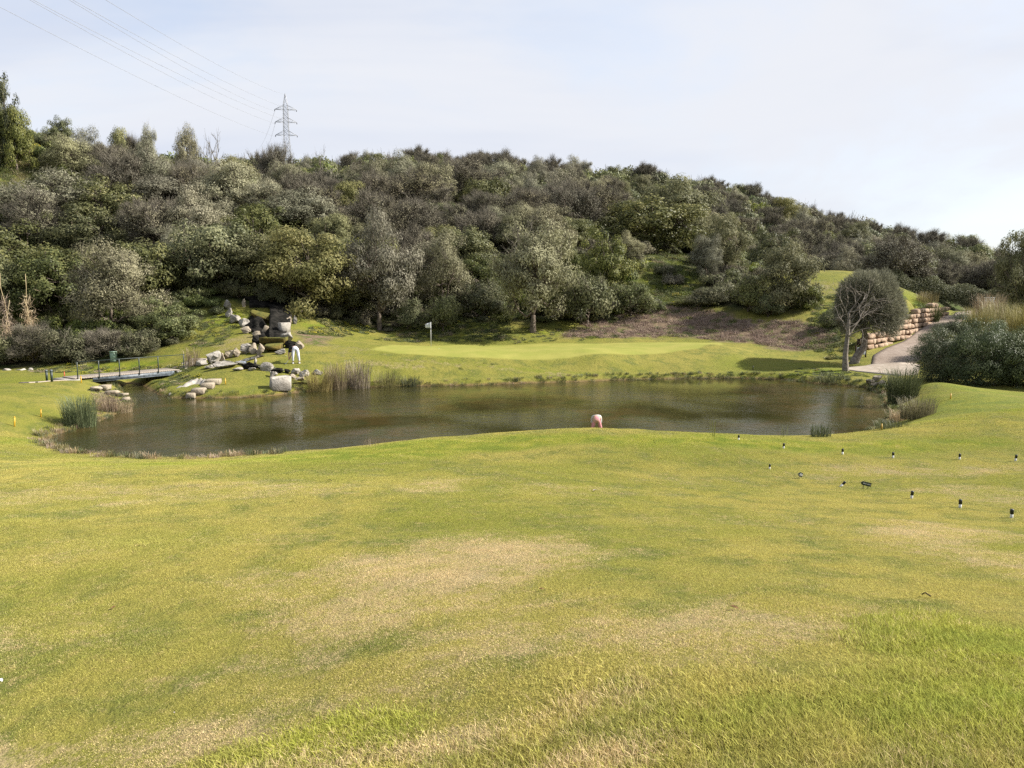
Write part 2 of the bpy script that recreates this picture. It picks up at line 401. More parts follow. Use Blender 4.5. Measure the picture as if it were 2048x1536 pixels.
LUSHB = [(1900, 1420, 460, 140, .62), (1500, 1440, 300, 70, .5), (1950, 1290, 240, 60, .7), (680, 1470, 240, 22, .9), (700, 1500, 220, 14, .5), (1750, 840, 420, 30, .6), (1100, 880, 400, 16, .9), (600, 915, 400, 10, .9), (1500, 885, 400, 14, .9), (1960, 800, 200, 25, .8), (1240, 752, 420, 5, .6), (1650, 745, 120, 8, 1), (1560, 730, 140, 12, .5), (1690, 640, 50, 40, 1), (660, 655, 60, 18, 1), (440, 640, 50, 22, .8), (860, 620, 120, 30, .9), (1080, 664, 60, 6, 1), (240, 730, 120, 10, 1), (60, 880, 90, 40, .7), (300, 1080, 260, 40, .3), (1830, 610, 40, 14, .9), (1860, 590, 40, 16, .9), (60, 760, 160, 10, .5)]
def _blobs(B):
    R = []
    for px, py, rx, ry, a in B:
        cen = hit(px, py, 3); e = hit(px + rx, py, 3); t = hit(px, py - ry, 3); b = hit(px, py + ry, 3)
        r = max(abs(t[1] - b[1]) / 2, .2)
        if py < 760: r = min(r, 5)
        R.append((cen[0], cen[1], max(abs(e[0] - cen[0]), .3), r, a))
    return R
DRYW, LUSHW = _blobs(DRYB), _blobs(LUSHB)
def zones(x, y):
    dry = np.zeros(x.shape); lush = np.zeros(x.shape)
    wob = vnoise(x, y, 2.6, 4) * .3 + vnoise(x, y, 1.1, 5) * .33 + vnoise(x, y, .4, 6) * .25
    for L, R in ((dry, DRYW), (lush, LUSHW)):
        for cx, cy, rx, ry, a in R:
            q = np.sqrt(((x - cx) / rx) ** 2 + ((y - cy) / ry) ** 2) + wob
            L[:] = np.maximum(L, a * (1 - smooth(.45, 1.15, q)))
    dry *= 1 - .8 * lush
    lush = np.maximum(lush, 0)
    mid = (y > 40)
    def inside(poly, soft, amp=0.6):
        o = np.zeros(x.shape)
        if mid.any(): o[mid] = 1 - smooth(-soft, soft, poly_sd(x[mid], y[mid], poly) + amp * vnoise(x[mid], y[mid], 1.6, 8))
        return o
    green = inside(GREEN, .15, .1); mul = np.maximum(inside(MULCH, .9, 1.4), inside(MULCH2, .7, .8))
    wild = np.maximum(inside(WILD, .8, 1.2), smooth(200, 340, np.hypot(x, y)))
    cl = np.maximum(inside(CLEAR, 2, 1.5), inside(CLEAR2, 2, 1.5))
    wild *= 1 - cl; lush = np.maximum(lush, cl * .9); dry = np.maximum(dry, .55 * inside(CLEAR2, 2, 1.5))
    return dict(dry=dry, lush=lush, green=green, mulch=mul, wild=wild)

def axis(segs):
    out = [segs[0][0]]
    for a, b, st in segs:
        n = max(1, int(round((b - a) / st))); out += list(a + (b - a) * (np.arange(n) + 1) / n)
    return np.array(out)
XS = axis([(-2000, -400, 160), (-400, -120, 14), (-120, -36, 1.6), (-36, -9, .28), (-9, 9, .16), (9, 50, .28), (50, 130, 1.4), (130, 400, 12), (400, 2000, 160)])
YS = axis([(-300, -60, 24), (-60, -2, 4), (-2, 12, .14), (12, 80, .26), (80, 130, .7), (130, 260, 1.6), (260, 420, 8), (420, 2500, 130)])
gx, gy = np.meshgrid(XS, YS)
gz = terr(gx, gy)
gz = gz + smooth(200, 800, np.hypot(gx, gy)) * 0
nx, ny = len(XS), len(YS)
ii = np.arange(nx * ny).reshape(ny, nx)
quads = np.stack([ii[:-1, :-1], ii[:-1, 1:], ii[1:, 1:], ii[1:, :-1]], -1).reshape(-1, 4)
me = mk_mesh('ground', np.stack([gx, gy, gz], -1).reshape(-1, 3), [quads], M_GROUND, smooth_=True)
Z = zones(gx.ravel(), gy.ravel())
for k, v in Z.items():
    at = me.attributes.new(k, 'FLOAT', 'POINT'); at.data.foreach_set('value', v.astype(np.float32))
ground = obj('ground', me); tag(ground, kind='structure')

# ------------------------------------------------------------------ water
def water_mat():
    m = NT('pond_water'); p = m.pos()
    mp = m.n('ShaderNodeMapping', i={'Vector': p, 'Scale': (1, 1.35, 1), 'Rotation': (0, 0, .35)}).outputs[0]
    big = m.noise(.16, p, 3, .5, .5)
    brown = m.mix(m.ramp(m.noise(.55, p, 4, .65, .6), .38, .62), (.030, .031, .010), (.048, .034, .011))
    col = m.mix(m.ramp(big, .40, .62), (.022, .021, .006), brown)
    h = m.math('ADD', m.math('MULTIPLY', m.noise(5.5, mp, 4, .62, .3), .6), m.math('MULTIPLY', m.noise(1.3, mp, 2, .5), .7))
    calm = m.math('ADD', m.math('MULTIPLY', m.ramp(m.noise(.13, p, 2, .5, .4), .36, .64), .42), .08)
    x = m.n('ShaderNodeSeparateXYZ', i={0: p}).outputs['X']
    calm = m.math('MULTIPLY', calm, m.math('SUBTRACT', 1.0, m.math('MULTIPLY', m.ramp(x, 9, 15), .5)))
    bn = m.n('ShaderNodeBump', i={'Height': h, 'Strength': calm, 'Distance': .085}).outputs[0]
    fr = m.n('ShaderNodeFresnel', i={'IOR': 1.33, 'Normal': bn})
    d = m.n('ShaderNodeBsdfDiffuse', i={'Color': col})
    g = m.n('ShaderNodeBsdfGlossy', i={'Color': (1, 1, 1, 1), 'Roughness': .05, 'Normal': bn})
    return m.out(m.n('ShaderNodeMixShader', i={0: fr.outputs[0], 1: d.outputs[0], 2: g.outputs[0]}).outputs[0])
M_WATER = water_mat()
wx = axis([(-27, 24, 1.0)]); wy = axis([(25, 56, 1.0)])
ax_, ay_ = np.meshgrid(wx, wy); iw = np.arange(ax_.size).reshape(ax_.shape)
water = obj('pond_water', mk_mesh('pond_water', np.stack([ax_, ay_, ax_ * 0], -1).reshape(-1, 3), [np.stack([iw[:-1, :-1], iw[:-1, 1:], iw[1:, 1:], iw[1:, :-1]], -1).reshape(-1, 4)], M_WATER))
tag(water, kind='structure')

# ------------------------------------------------------------------ cart path
def ribbon(name, pts, mat, lift=.03, nw=10):
    """pts: (left px, py) (right px, py) pairs as ground points"""
    L = np.array([p[0] for p in pts]); R = np.array([p[1] for p in pts])
    t = np.linspace(0, len(L) - 1, 60); k = np.arange(len(L))
    L = np.stack([np.interp(t, k, L[:, a]) for a in (0, 1)], 1); R = np.stack([np.interp(t, k, R[:, a]) for a in (0, 1)], 1)
    u = np.linspace(0, 1, nw)
    P = L[:, None] * (1 - u)[None, :, None] + R[:, None] * u[None, :, None]
    z = terr(P[..., 0], P[..., 1]) + lift
    V = np.concatenate([P, z[..., None]], -1)
    B = V.copy(); B[..., 2] -= .25
    Vs = np.concatenate([V.reshape(-1, 3), B.reshape(-1, 3)]); n = len(t); o = n * nw
    i0 = np.arange(n * nw).reshape(n, nw)
    q = [np.stack([i0[:-1, :-1], i0[:-1, 1:], i0[1:, 1:], i0[1:, :-1]], -1).reshape(-1, 4)]
    for e in (i0[:, 0], i0[:, -1][::-1]):
        q.append(np.stack([e[:-1] + o, e[:-1], e[1:], e[1:] + o], -1))
    for e in (i0[0, ::-1], i0[-1]):
        q.append(np.stack([e[:-1] + o, e[:-1], e[1:], e[1:] + o], -1))
    o_ = obj(name, mk_mesh(name, Vs, [np.concatenate(q)], mat, smooth_=False)); return tag(o_, kind='structure')
def concrete_mat(name, a, b):
    m = NT(name); p = m.pos()
    col = m.mix(m.ramp(m.noise(1.4, p, 5, .65), .3, .7), a, b)
    br = m.n('ShaderNodeTexBrick', i={'Vector': m.n('ShaderNodeMapping', i={'Vector': p, 'Rotation': (0, 0, .82)}).outputs[0], 'Scale': 1.0, 'Mortar Size': .012, 'Brick Width': .5, 'Row Height': .3, 'Color1': (1, 1, 1, 1), 'Color2': (.86, .84, .82, 1), 'Mortar': (.62, .58, .54, 1)})
    col = m.mix(1.0, col, br.outputs['Color'], 'MULTIPLY')
    return m.out(m.pbsdf(col, .85, .2, 0, m.bump(m.noise(30, p, 5, .7), .4, .02)))
M_PATH = concrete_mat('cobbled_concrete', (.185, .145, .115), (.245, .20, .165))
def g2(x, y): return np.array((x, y))
ribbon('cart_path', PATH_PTS, M_PATH)
M_PATH2 = worn('pale_concrete', (.235, .195, .155), (.29, .25, .205), 2, .9, .2, bscale=25)
ribbon('path_apron', [(W(1692, 742, 52.3)[:2], W(1698, 733, 54)[:2]), (W(1740, 750, 50.8)[:2], W(1742, 727, 55)[:2]), (W(1800, 757, 49.2)[:2], W(1800, 728, 55)[:2]), (W(1835, 755, 49.6)[:2], W(1840, 730, 54)[:2])], M_PATH2, .045)

# ------------------------------------------------------------------ sun and sky
SUN_EL, SUN_AZ = math.radians(38), math.radians(-5)      # azimuth from +X towards the camera's back
sdir = Vector((math.cos(SUN_EL) * math.cos(SUN_AZ), -math.cos(SUN_EL) * math.sin(SUN_AZ), math.sin(SUN_EL)))
sl = bpy.data.lights.new('sun', 'SUN'); sl.energy = 5.0; sl.angle = math.radians(.6); sl.color = (1, .945, .86)
so = bpy.data.objects.new('sun', sl); COL.objects.link(so); so.rotation_euler = (-sdir).to_track_quat('-Z', 'Y').to_euler()
wd = bpy.data.worlds.new('World'); SC.world = wd; wd.use_nodes = True
nt = wd.node_tree; nt.nodes.clear()
sky = nt.nodes.new('ShaderNodeTexSky'); sky.sky_type = 'NISHITA'; sky.sun_disc = False; sky.sun_elevation = SUN_EL
sky.sun_rotation = math.atan2(sdir.x, sdir.y); sky.dust_density = 1.6; sky.air_density = 1.0; sky.ozone_density = 1.5
class WT(NT):
    def __init__(s, t): s.t = t
w_ = WT(nt)
vec = w_.n('ShaderNodeTexCoord').outputs['Generated']
mp = w_.n('ShaderNodeMapping', i={'Vector': vec, 'Scale': (1, 1, 2.6)}).outputs[0]
cl = w_.noise(1.7, mp, 6, .55, .6); cl2 = w_.noise(4.5, mp, 5, .6, .3)
cf = w_.math('ADD', w_.math('MULTIPLY', w_.ramp(w_.math('ADD', w_.math('MULTIPLY', cl, .8), w_.math('MULTIPLY', cl2, .2)), .38, .62), .34), .66)
# the veil of thin high cloud that whitens the whole sky
veil = w_.mix(w_.ramp(w_.noise(1.1, mp, 5, .6, .8), .36, .64), (2.75, 3.0, 3.55), (3.4, 3.5, 3.75))
col = w_.mix(cf, sky.outputs[0], veil)
bg = w_.n('ShaderNodeBackground', i={'Color': col, 'Strength': .1})
ow = w_.n('ShaderNodeOutputWorld'); nt.links.new(bg.outputs[0], ow.inputs[0])
SC.view_settings.view_transform = 'Standard'; SC.view_settings.look = 'None'; SC.view_settings.gamma = 1; SC.view_settings.exposure = 1.32
SC.cycles.use_denoising = False; SC.cycles.max_bounces = 6; SC.cycles.diffuse_bounces = 3; SC.cycles.glossy_bounces = 3; SC.cycles.transmission_bounces = 4; SC.cycles.transparent_max_bounces = 6
SC.cycles.caustics_reflective = False; SC.cycles.caustics_refractive = False
# ------------------------------------------------------------------ foliage materials
def leaf_mat(name, dark, mid, light, transl=.36, rough=.55, spec=.25):
    m = NT(name); t = m.attr('tint')
    rp = m.n('ShaderNodeValToRGB', i={'Fac': t})
    e = rp.color_ramp.elements; e[0].color = (*dark, 1); e[1].color = (*light, 1); e[1].position = 1
    k = e.new(.5); k.color = (*mid, 1)
    r = m.n('ShaderNodeObjectInfo').outputs['Random']
    hs = m.n('ShaderNodeHueSaturation', i={'Color': rp.outputs[0], 'Hue': m.math('ADD', m.math('MULTIPLY', r, .03), .484),
        'Value': m.math('ADD', m.math('MULTIPLY', m.math('FRACT', m.math('MULTIPLY', r, 7.3)), .5), .75),
        'Saturation': m.math('ADD', m.math('MULTIPLY', m.math('FRACT', m.math('MULTIPLY', r, 3.7)), .35), .68)})
    b = m.pbsdf(hs.outputs[0], rough, spec)
    tr = m.n('ShaderNodeBsdfTranslucent', i={'Color': hs.outputs[0]})
    return m.out(m.n('ShaderNodeMixShader', i={0: transl, 1: b, 2: tr.outputs[0]}).outputs[0])
ML = dict(
    olive=leaf_mat('olive_leaf', (.066, .066, .032), (.215, .205, .115), (.39, .37, .235), .28, .6, .08),
    dark=leaf_mat('evergreen_leaf', (.030, .037, .011), (.095, .105, .030), (.24, .23, .070), .28, .5, .14),
    yellow=leaf_mat('pepper_leaf', (.050, .056, .019), (.155, .155, .056), (.31, .285, .105), .32, .55, .1),
    twig=leaf_mat('scrub_leaf', (.066, .062, .034), (.175, .160, .095), (.30, .27, .165), .28, .6, .06),
    shrub=leaf_mat('shrub_leaf', (.040, .050, .017), (.115, .126, .044), (.24, .23, .095), .3, .55, .1),
    oleander=leaf_mat('oleander_leaf', (.024, .034, .013), (.070, .090, .036), (.165, .185, .088), .24, .5, .15),
    reed=leaf_mat('reed_leaf', (.10, .085, .025), (.22, .185, .060), (.36, .30, .12), .3),
    straw=leaf_mat('dry_reed_leaf', (.16, .105, .055), (.31, .22, .13), (.47, .37, .22), .3),
    rush=leaf_mat('rush_leaf', (.030, .042, .012), (.075, .095, .025), (.16, .165, .055), .3),
    bluegrass=leaf_mat('sedge_leaf', (.07, .085, .04), (.15, .18, .085), (.30, .30, .15), .3),
    weed=leaf_mat('weed_leaf', (.05, .068, .014), (.115, .14, .027), (.23, .24, .045), .35),
    flower=leaf_mat('yellow_flower', (.45, .38, .02), (.6, .5, .03), (.7, .6, .05), .2))
M_BARK = worn('grey_bark', (.065, .050, .038), (.17, .14, .11), 6, .9, .15, bump=.7)
M_BARK2 = worn('pale_bark', (.13, .11, .09), (.25, .22, .18), 6, .9, .15, bump=.7)
M_TWIG = worn('dry_twigs', (.095, .083, .064), (.18, .162, .128), 1.5, .9, .1)

def unit(v): return v / (np.linalg.norm(v, axis=-1, keepdims=True) + 1e-9)
def rdir(g, n, lo=-1.0):
    z = g.uniform(lo, 1, n); a = g.uniform(0, 2 * PI, n); r = np.sqrt(1 - z * z)
    return np.stack([r * np.cos(a), r * np.sin(a), z], 1)
def leaf_quads(c, nrm, ax, L, Wd):
    b = unit(np.cross(nrm, ax)); a = unit(np.cross(b, nrm))
    L = np.broadcast_to(L, (len(c),))[:, None]; Wd = np.broadcast_to(Wd, (len(c),))[:, None]
    V = np.stack([c - a * L / 2, c + b * Wd / 2, c + a * L / 2, c - b * Wd / 2], 1).reshape(-1, 3)
    return V, np.arange(len(V)).reshape(-1, 4)
def strips(p0, p1, w, g):
    """thin single-face twigs"""
    d = unit(p1 - p0); b = unit(np.cross(d, rdir(g, len(p0)))) * np.broadcast_to(w, (len(p0),))[:, None] / 2
    V = np.stack([p0 - b, p0 + b, p1 + b * .3, p1 - b * .3], 1).reshape(-1, 3)
    return V, np.arange(len(V)).reshape(-1, 4)

def crown(g, R, cz_, nclump, nleaf, rc, L, Wd, lo=-.55, up=.0, spray=0.0, inner=.45, droop=0.0, lump=.18):
    """leaf cards gathered in clumps through an uneven crown volume; returns V, Q, tint, clump centres"""
    R = np.asarray(R, float)
    d = rdir(g, nclump, lo)
    lumpv = 1 + lump * np.sin(d[:, 0] * 5 + g.uniform(0, 6)) * np.cos(d[:, 1] * 4 + g.uniform(0, 6)) + lump * g.normal(0, .6, nclump)
    f = (inner + (1 - inner) * g.uniform(0, 1, nclump) ** .55) * lumpv * .86
    C = d * R * f[:, None] + (0, 0, cz_)
    size = rc * g.uniform(.6, 1.35, nclump)
    ctint = g.uniform(.25, .75, nclump)
    w = size ** 2; k = g.choice(nclump, nleaf, p=w / w.sum())
    e = rdir(g, nleaf, -.7)
    rr = g.uniform(.35, 1.08, nleaf) ** .6 * size[k]
    sq = np.array((1.05, 1.05, .85))
    P = C[k] + e * rr[:, None] * sq
    out = unit(P - (0, 0, cz_ - R[2] * .3))
    nrm = unit(e * .8 + out * .55 + rdir(g, nleaf) * .5)
    ax = unit(rdir(g, nleaf) + np.array((0, 0, up)) + out * spray - np.array((0, 0, droop)))
    P = P + ax * (spray * .25 * size[k] * g.uniform(0, 1, nleaf))[:, None]
    LL = L * g.uniform(.6, 1.3, nleaf)
    V, Q = leaf_quads(P, nrm, ax, LL, Wd * g.uniform(.7, 1.2, nleaf))
    # tint rises towards the outside of each clump
    tip = np.clip(rr / size[k], 0, 1.1)
    t = np.clip(ctint[k] * .75 + .22 * tip + g.normal(0, .13, nleaf) - .05, 0, 1)
    return V, Q, np.repeat(t, 4), C, size

def limbs(g, base_r, fork, C, nmain=4, lean=(0, 0), wob=.12):
    mb = MB(); f = np.array((lean[0], lean[1], fork))
    n = 5; t = np.linspace(0, 1, n)[:, None]
    tr = t * f + g.normal(0, wob * .4, (n, 3)) * (t * (1 - t) * 2) ; tr[0] = (0, 0, -.35)
    mb.tube(tr, base_r * np.linspace(1.25, .8, n), 7)
    mains = C[g.permutation(len(C))[:nmain]]
    mains = f + (mains - f) * .62; mids = []
    for M_ in mains:
        pts = f + (M_ - f) * np.linspace(0, 1, 5)[:, None] + g.normal(0, wob, (5, 3)) * np.array([0, 1, 1, 1, .3])[:, None]
        pts[0] = tr[-1]; mb.tube(pts, base_r * np.linspace(.6, .25, 5), 5); mids.append(pts)
    allp = np.concatenate([m[1:] for m in mids])
    for q in C:
        j = np.argmin(((allp - q) ** 2).sum(1) + (allp[:, 2] > q[2]) * .5)
        pts = allp[j] + (q - allp[j]) * np.linspace(0, 1, 4)[:, None] + g.normal(0, wob * .7, (4, 3)) * np.array([0, 1, 1, .2])[:, None]
        mb.tube(pts, base_r * np.linspace(.22, .06, 4), 4, cap=False)
    return mb

PROTO = {}
def reg(kind, crown_me, trunk_me, dims): PROTO.setdefault(kind, []).append((crown_me, trunk_me, dims))
def jmesh(name, parts, mats):
    V = []; Q = []; T_ = []; mi = []; n = 0
    for (v, q, m, t) in parts:
        V.append(v); Q.append(q + n); n += len(v); mi.append(np.full(len(q), m)); T_.append(t)
    return mk_mesh(name, np.concatenate(V), [np.concatenate(Q)], mats, np.concatenate(T_), np.concatenate(mi))

def mk_leafy(kind, mat, seed, R, cz_, fork, base_r, nclump, nleaf, rc, L, Wd, bark=None, lean=(0, 0), twigs=0, **kw):
    g = np.random.default_rng(seed)
    V, Q, t, C, size = crown(g, R, cz_, nclump, nleaf, rc, L, Wd, **kw)
    parts = [(V, Q, 0, t)]
    if twigs:
        k = g.integers(0, nclump, twigs); a = C[k] + rdir(g, twigs) * size[k][:, None] * .3
        d = unit(unit(a - (0, 0, cz_ - R[2] * .8)) + rdir(g, twigs) * .7)
        v, q = strips(a - d * .3, a + d * (size[k] * g.uniform(.7, 1.4, twigs))[:, None], .03, g)
        parts.append((v, q, 1, np.full(len(v), .5)))
    me = jmesh(kind + '_crown', parts, [mat, M_TWIG])
    tr = limbs(g, base_r, fork, C, lean=lean).mesh(kind + '_trunk', bark or M_BARK, True)
    reg(kind, me, tr, (R[0], cz_ + R[2]))

for s in range(3):
    mk_leafy('olive', ML['olive'], 100 + s, (3.1, 3.1, 2.9 + .25 * s), 3.3 + .15 * s, 1.1, .2, 80, 17000, .75, .21, .065, lo=-.85, up=.7, spray=1.0, twigs=1100, lump=.24)
for s in range(3):
    mk_leafy('dark', ML['dark'], 200 + s, (2.9, 2.9, 2.7 + .3 * s), 2.6 + .2 * s, .9, .2, 75, 13500, .72, .2, .12, lo=-.85, up=.25, spray=.2, lump=.28)
for s in range(2):
    mk_leafy('yellow', ML['yellow'], 300 + s, (2.7, 2.7, 3.0), 2.9 + .4 * (1 - s), 1.2, .2, 75, 15000, .68, .24, .075, lo=-.9, up=-.2, spray=.5, droop=.5, lump=.25)
for s in range(4):
    mk_leafy('twig', ML['twig'], 400 + s, (2.9, 2.9, 2.4 + .2 * s), 3.3, 1.0, .16, 70, 7500, .8, .17, .06, lo=-.6, up=.7, spray=1.0, twigs=5200, lump=.26)
for s in range(3):
    mk_leafy('shrub', ML['shrub'], 500 + s, (1.7, 1.7, 1.25), .95, .25, .08, 45, 7000, .48, .15, .07, lo=-.5, up=.5, spray=.5, twigs=500, lump=.25)
# leafless trees
def mk_bare(seed, h, spread):
    g = np.random.default_rng(seed); mb = MB()
    def grow(p, d, l, r, lev):
        n = 4; pts = [p]
        for i in range(n): d = d + g.normal(0, .13, 3) + (0, 0, .05); d /= np.linalg.norm(d); pts.append(pts[-1] + d * l / n)
        mb.tube(pts, np.linspace(r, r * .55, n + 1), 4 if lev else 6, cap=False)
        if lev < 4:
            for i in range(3 if lev else 4):
                t = g.integers(2, n + 1); dd = d + g.normal(0, spread, 3); dd[2] = abs(dd[2]) * .6 + .25; dd /= np.linalg.norm(dd)
                grow(pts[t], dd, l * g.uniform(.6, .8), r * .55, lev + 1)
    grow(np.array((0, 0, -.3)), np.array((0, 0, 1.)), h * .38, .15, 0)
    me = mb.mesh('bare_branches', M_TWIG)
    reg('bare', me, None, (h * .35, h))
for s in range(3): mk_bare(600 + s, 6.0, .55)

WORDS = dict(olive=('olive_tree', 'silvery olive tree', 'tree'), dark=('evergreen_tree', 'dark evergreen tree', 'tree'), yellow=('pepper_tree', 'yellow-green leafy tree', 'tree'), twig=('scrub_tree', 'brown twiggy tree', 'tree'), shrub=('shrub', 'low green shrub', 'shrub'), bare=('bare_tree', 'leafless bare tree', 'tree'))
NPARTS = {}
def plant(kind, x, y, h, w=None, label=None, group=None, rz=None, var=None, z=None, parts=True, sink=.1, name=None, cat=None):
    vs = PROTO[kind]; v = vs[rnd.randrange(len(vs)) if var is None else var % len(vs)]
    cr, tr, (pr, ph) = v
    sz = h / ph; sx = sz if w is None else (w / 2) / pr
    z = T(x, y) if z is None else z
    nm, _, ct = WORDS[kind]; nm = name or nm; ct = cat or ct
    rz = rnd.uniform(0, 2 * PI) if rz is None else rz
    if tr is not None and parts:
        o = empty(nm, (x, y, z - sink), label, ct, group, rz); o.scale = (sx, sx, sz)
        obj('trunk', tr, o); obj('crown', cr, o)
    else:
        o = obj(nm, cr); o.location = (x, y, z - sink); o.rotation_euler = (0, 0, rz); o.scale = (sx, sx, sz); tag(o, label, ct, group)
    return o
def plant_px(kind, px, pb, pt, wpx, label, Y=None, rz=None, var=None, group=None, **kw):
    """px: centre, pb: base row, pt: top row, wpx: crown width in photo pixels"""
    if Y is None: p = hit(px, pb, 34); x, y, z = p
    else: x, y, _ = W(px, pb, Y); z = T(x, y)
    top = W(px, pt, y)[2]; sk = kw.get('sink', .1)
    return plant(kind, x, y, max(top - z, .5) + sk, wpx / F * y * 1.0, label, group, rz, var, z, **kw)
HAND = []
def H(*a, **k):
    HAND.append((a[1], a[2], a[3], a[4])); return plant_px(*a, **k)

# --- the trees and bushes one can tell apart, front row first
H('olive', 1066, 664, 446, 176, 'round grey-green olive tree standing alone behind the putting green', Y=69, var=1)
H('olive', 758, 646, 440, 150, 'tall silvery olive tree on the bank between cascade and flagstick', Y=69, var=0)
H('olive', 886, 630, 462, 128, 'grey olive tree with lumpy crown just uphill of the flagstick', Y=73, var=2)
H('yellow', 612, 664, 440, 200, 'big yellow-green tree drooping over the rocky cascade', Y=67, var=0, sink=.6)
H('dark', 430, 650, 428, 175, 'dark evergreen tree with rusty green tips behind the cascade rocks', Y=69, var=0, sink=.8)
H('olive', 226, 702, 480, 172, 'pale olive tree with several visible stems behind the footbridge', Y=60, var=2)
H('dark', 345, 708, 598, 128, 'dense dark green bush beside the grassy bank at the end of the footbridge', Y=58, var=1, name='bush', cat='bush')
H('dark', 12, 690, 505, 125, 'bright green leafy tree above the dry canes', Y=64, var=2)
H('dark', 140, 690, 478, 150, 'broad evergreen tree in the shade behind the pale many-stemmed olive', Y=67, var=0)
H('dark', 310, 660, 470, 150, 'dark evergreen tree in shade uphill of the dense bush', Y=68, var=2)
H('dark', 700, 645, 520, 110, 'shaded evergreen bush between the drooping tree and the tall olive', Y=72, var=1, name='bush', cat='bush')
H('shrub', 886, 645, 592, 72, 'small leafy shrub right behind the flagstick', Y=69, var=0)
H('shrub', 815, 650, 602, 66, 'small leafy shrub at the foot of the tall silvery olive', Y=69.5, var=1)
H('dark', 960, 640, 505, 110, 'dark bushy evergreen between the lumpy olive and the lone olive', Y=78, var=2)
H('shrub', 1175, 652, 545, 120, 'scrubby bush with dry lower twigs beside the lone olive', Y=72, var=2)
H('shrub', 1262, 632, 570, 100, 'wide grey-green scrub bush above the brown bank', Y=75, var=0)
H('dark', 1205, 610, 458, 104, 'dark evergreen with pale shoots behind the scrubby bushes', Y=79, var=1)
H('olive', 1252, 560, 470, 62, 'small round grey tree beside the grassy clearing', Y=88, var=0)
H('dark', 1300, 505, 388, 200, 'broad dark evergreen crown at the top of the grassy clearing', Y=97, var=0)
H('yellow', 1345, 480, 348, 160, 'yellowish tree crown showing above the broad dark evergreen', Y=104, var=1)
H('yellow', 1450, 580, 414, 96, 'olive-yellow tree on the far side of the grassy clearing', Y=86, var=0)
H('olive', 1412, 590, 470, 72, 'greyish tree in front of the olive-yellow one at the clearing', Y=83, var=1)
H('yellow', 1572, 650, 478, 124, 'bright yellow-green weeping tree beside the tee mound', Y=72, var=1, sink=1.3)
H('shrub', 1495, 646, 556, 92, 'tall leafy bush on the brown bank beside the weeping tree', Y=73, var=1)
H('shrub', 1415, 628, 575, 90, 'rounded bush at the top edge of the brown bank', Y=76, var=2)
H('shrub', 1365, 624, 598, 50, 'low straggly bush below the grassy clearing', Y=77, var=0)
H('shrub', 1535, 650, 590, 60, 'dry scrub at the foot of the weeping tree', Y=71, var=2)
H('dark', 1610, 655, 560, 70, 'green lower growth on the mound side of the weeping tree', Y=71.5, var=0, sink=.8)
H('dark', 1130, 600, 430, 110, 'green evergreen tree peeking over the lone olive', Y=92, var=2)
H('olive', 1090, 560, 410, 130, 'big pale olive behind and above the lone olive', Y=88, var=2)
H('olive', 985, 560, 420, 110, 'silver olive uphill between lumpy olive and lone olive', Y=90, var=0)
H('olive', 590, 520, 372, 180, 'large grey olive rising above the drooping tree', Y=84, var=1)
H('yellow', 460, 560, 440, 90, 'autumn-tinted yellowish bush above the dark evergreen', Y=76, var=0, name='bush', cat='bush')
H('olive', 130, 520, 350, 220, 'huge spreading grey olive on the slope above the shaded evergreens', Y=82, var=0)
H('olive', 330, 500, 350, 170, 'wide grey olive in the middle of the slope above the footbridge', Y=86, var=2)
H('twig', 930, 480, 325, 140, 'brown half-bare tree with dark forked limbs high above the flagstick', Y=112, var=0)
H('twig', 820, 490, 345, 150, 'brown half-bare tree with a visible trunk above the tall silvery olive', Y=100, var=1)
H('twig', 66, 724, 652, 96, 'brown twiggy brush right behind the two bollards', Y=54.6, var=0, sink=.6, name='brush', cat='bush')
H('shrub', 140, 724, 664, 96, 'low green brush between the bollards and the utility box', Y=54.6, var=1, sink=.4)
H('twig', 206, 722, 654, 92, 'brown brush standing behind the utility box', Y=55.2, var=2, sink=.6, name='brush', cat='bush')
H('shrub', 278, 718, 660, 84, 'green brush between the utility box and the dense bush', Y=55.2, var=2, sink=.4)
H('shrub', 10, 732, 672, 84, 'green brush under the dry canes at the frame edge', Y=54.6, var=0, sink=.4)
# skyline
H('dark', 8, 262, 132, 62, 'tall dark tree on the skyline at the frame edge', Y=88, var=1)
H('dark', 28, 268, 205, 66, 'low dark bush under the tall skyline tree', Y=88, var=0, name='bush', cat='bush')
H('dark', 122, 290, 226, 48, 'small windswept tree alone on the grassy ridge', Y=97, var=2)
H('bare', 150, 292, 235, 40, 'leafless sapling beside the windswept tree on the ridge', Y=97.5, var=0)
H('yellow', 235, 320, 242, 48, 'small pointed green tree on the skyline', Y=105, var=0)
H('olive', 294, 320, 252, 46, 'pale pointed tree on the skyline next to the green pointed one', Y=106, var=1)
H('twig', 265, 325, 262, 60, 'brown twiggy tree between the two pointed skyline trees', Y=107, var=2)
H('olive', 375, 330, 250, 56, 'pale leafy tree on the skyline among bare ones', Y=110, var=2)
H('bare', 350, 330, 243, 30, 'slim leafless tree on the skyline', Y=111, var=1)
H('bare', 424, 330, 236, 62, 'spreading leafless tree on the skyline', Y=111, var=2)
H('bare', 405, 330, 246, 40, 'leafless tree tucked behind the spreading leafless one', Y=113, var=0)
H('bare', 522, 350, 262, 50, 'bare tree with upright twigs on the skyline before the pylon', Y=117, var=1)
H('bare', 556, 350, 264, 46, 'bare dark-limbed tree right in front of the pylon base', Y=117, var=0)
H('twig', 545, 350, 282, 70, 'brown bushy tree in front of the pylon foot', Y=116, var=3)
H('bare', 640, 355, 275, 36, 'thin leafless tree on the skyline past the pylon', Y=122, var=2)

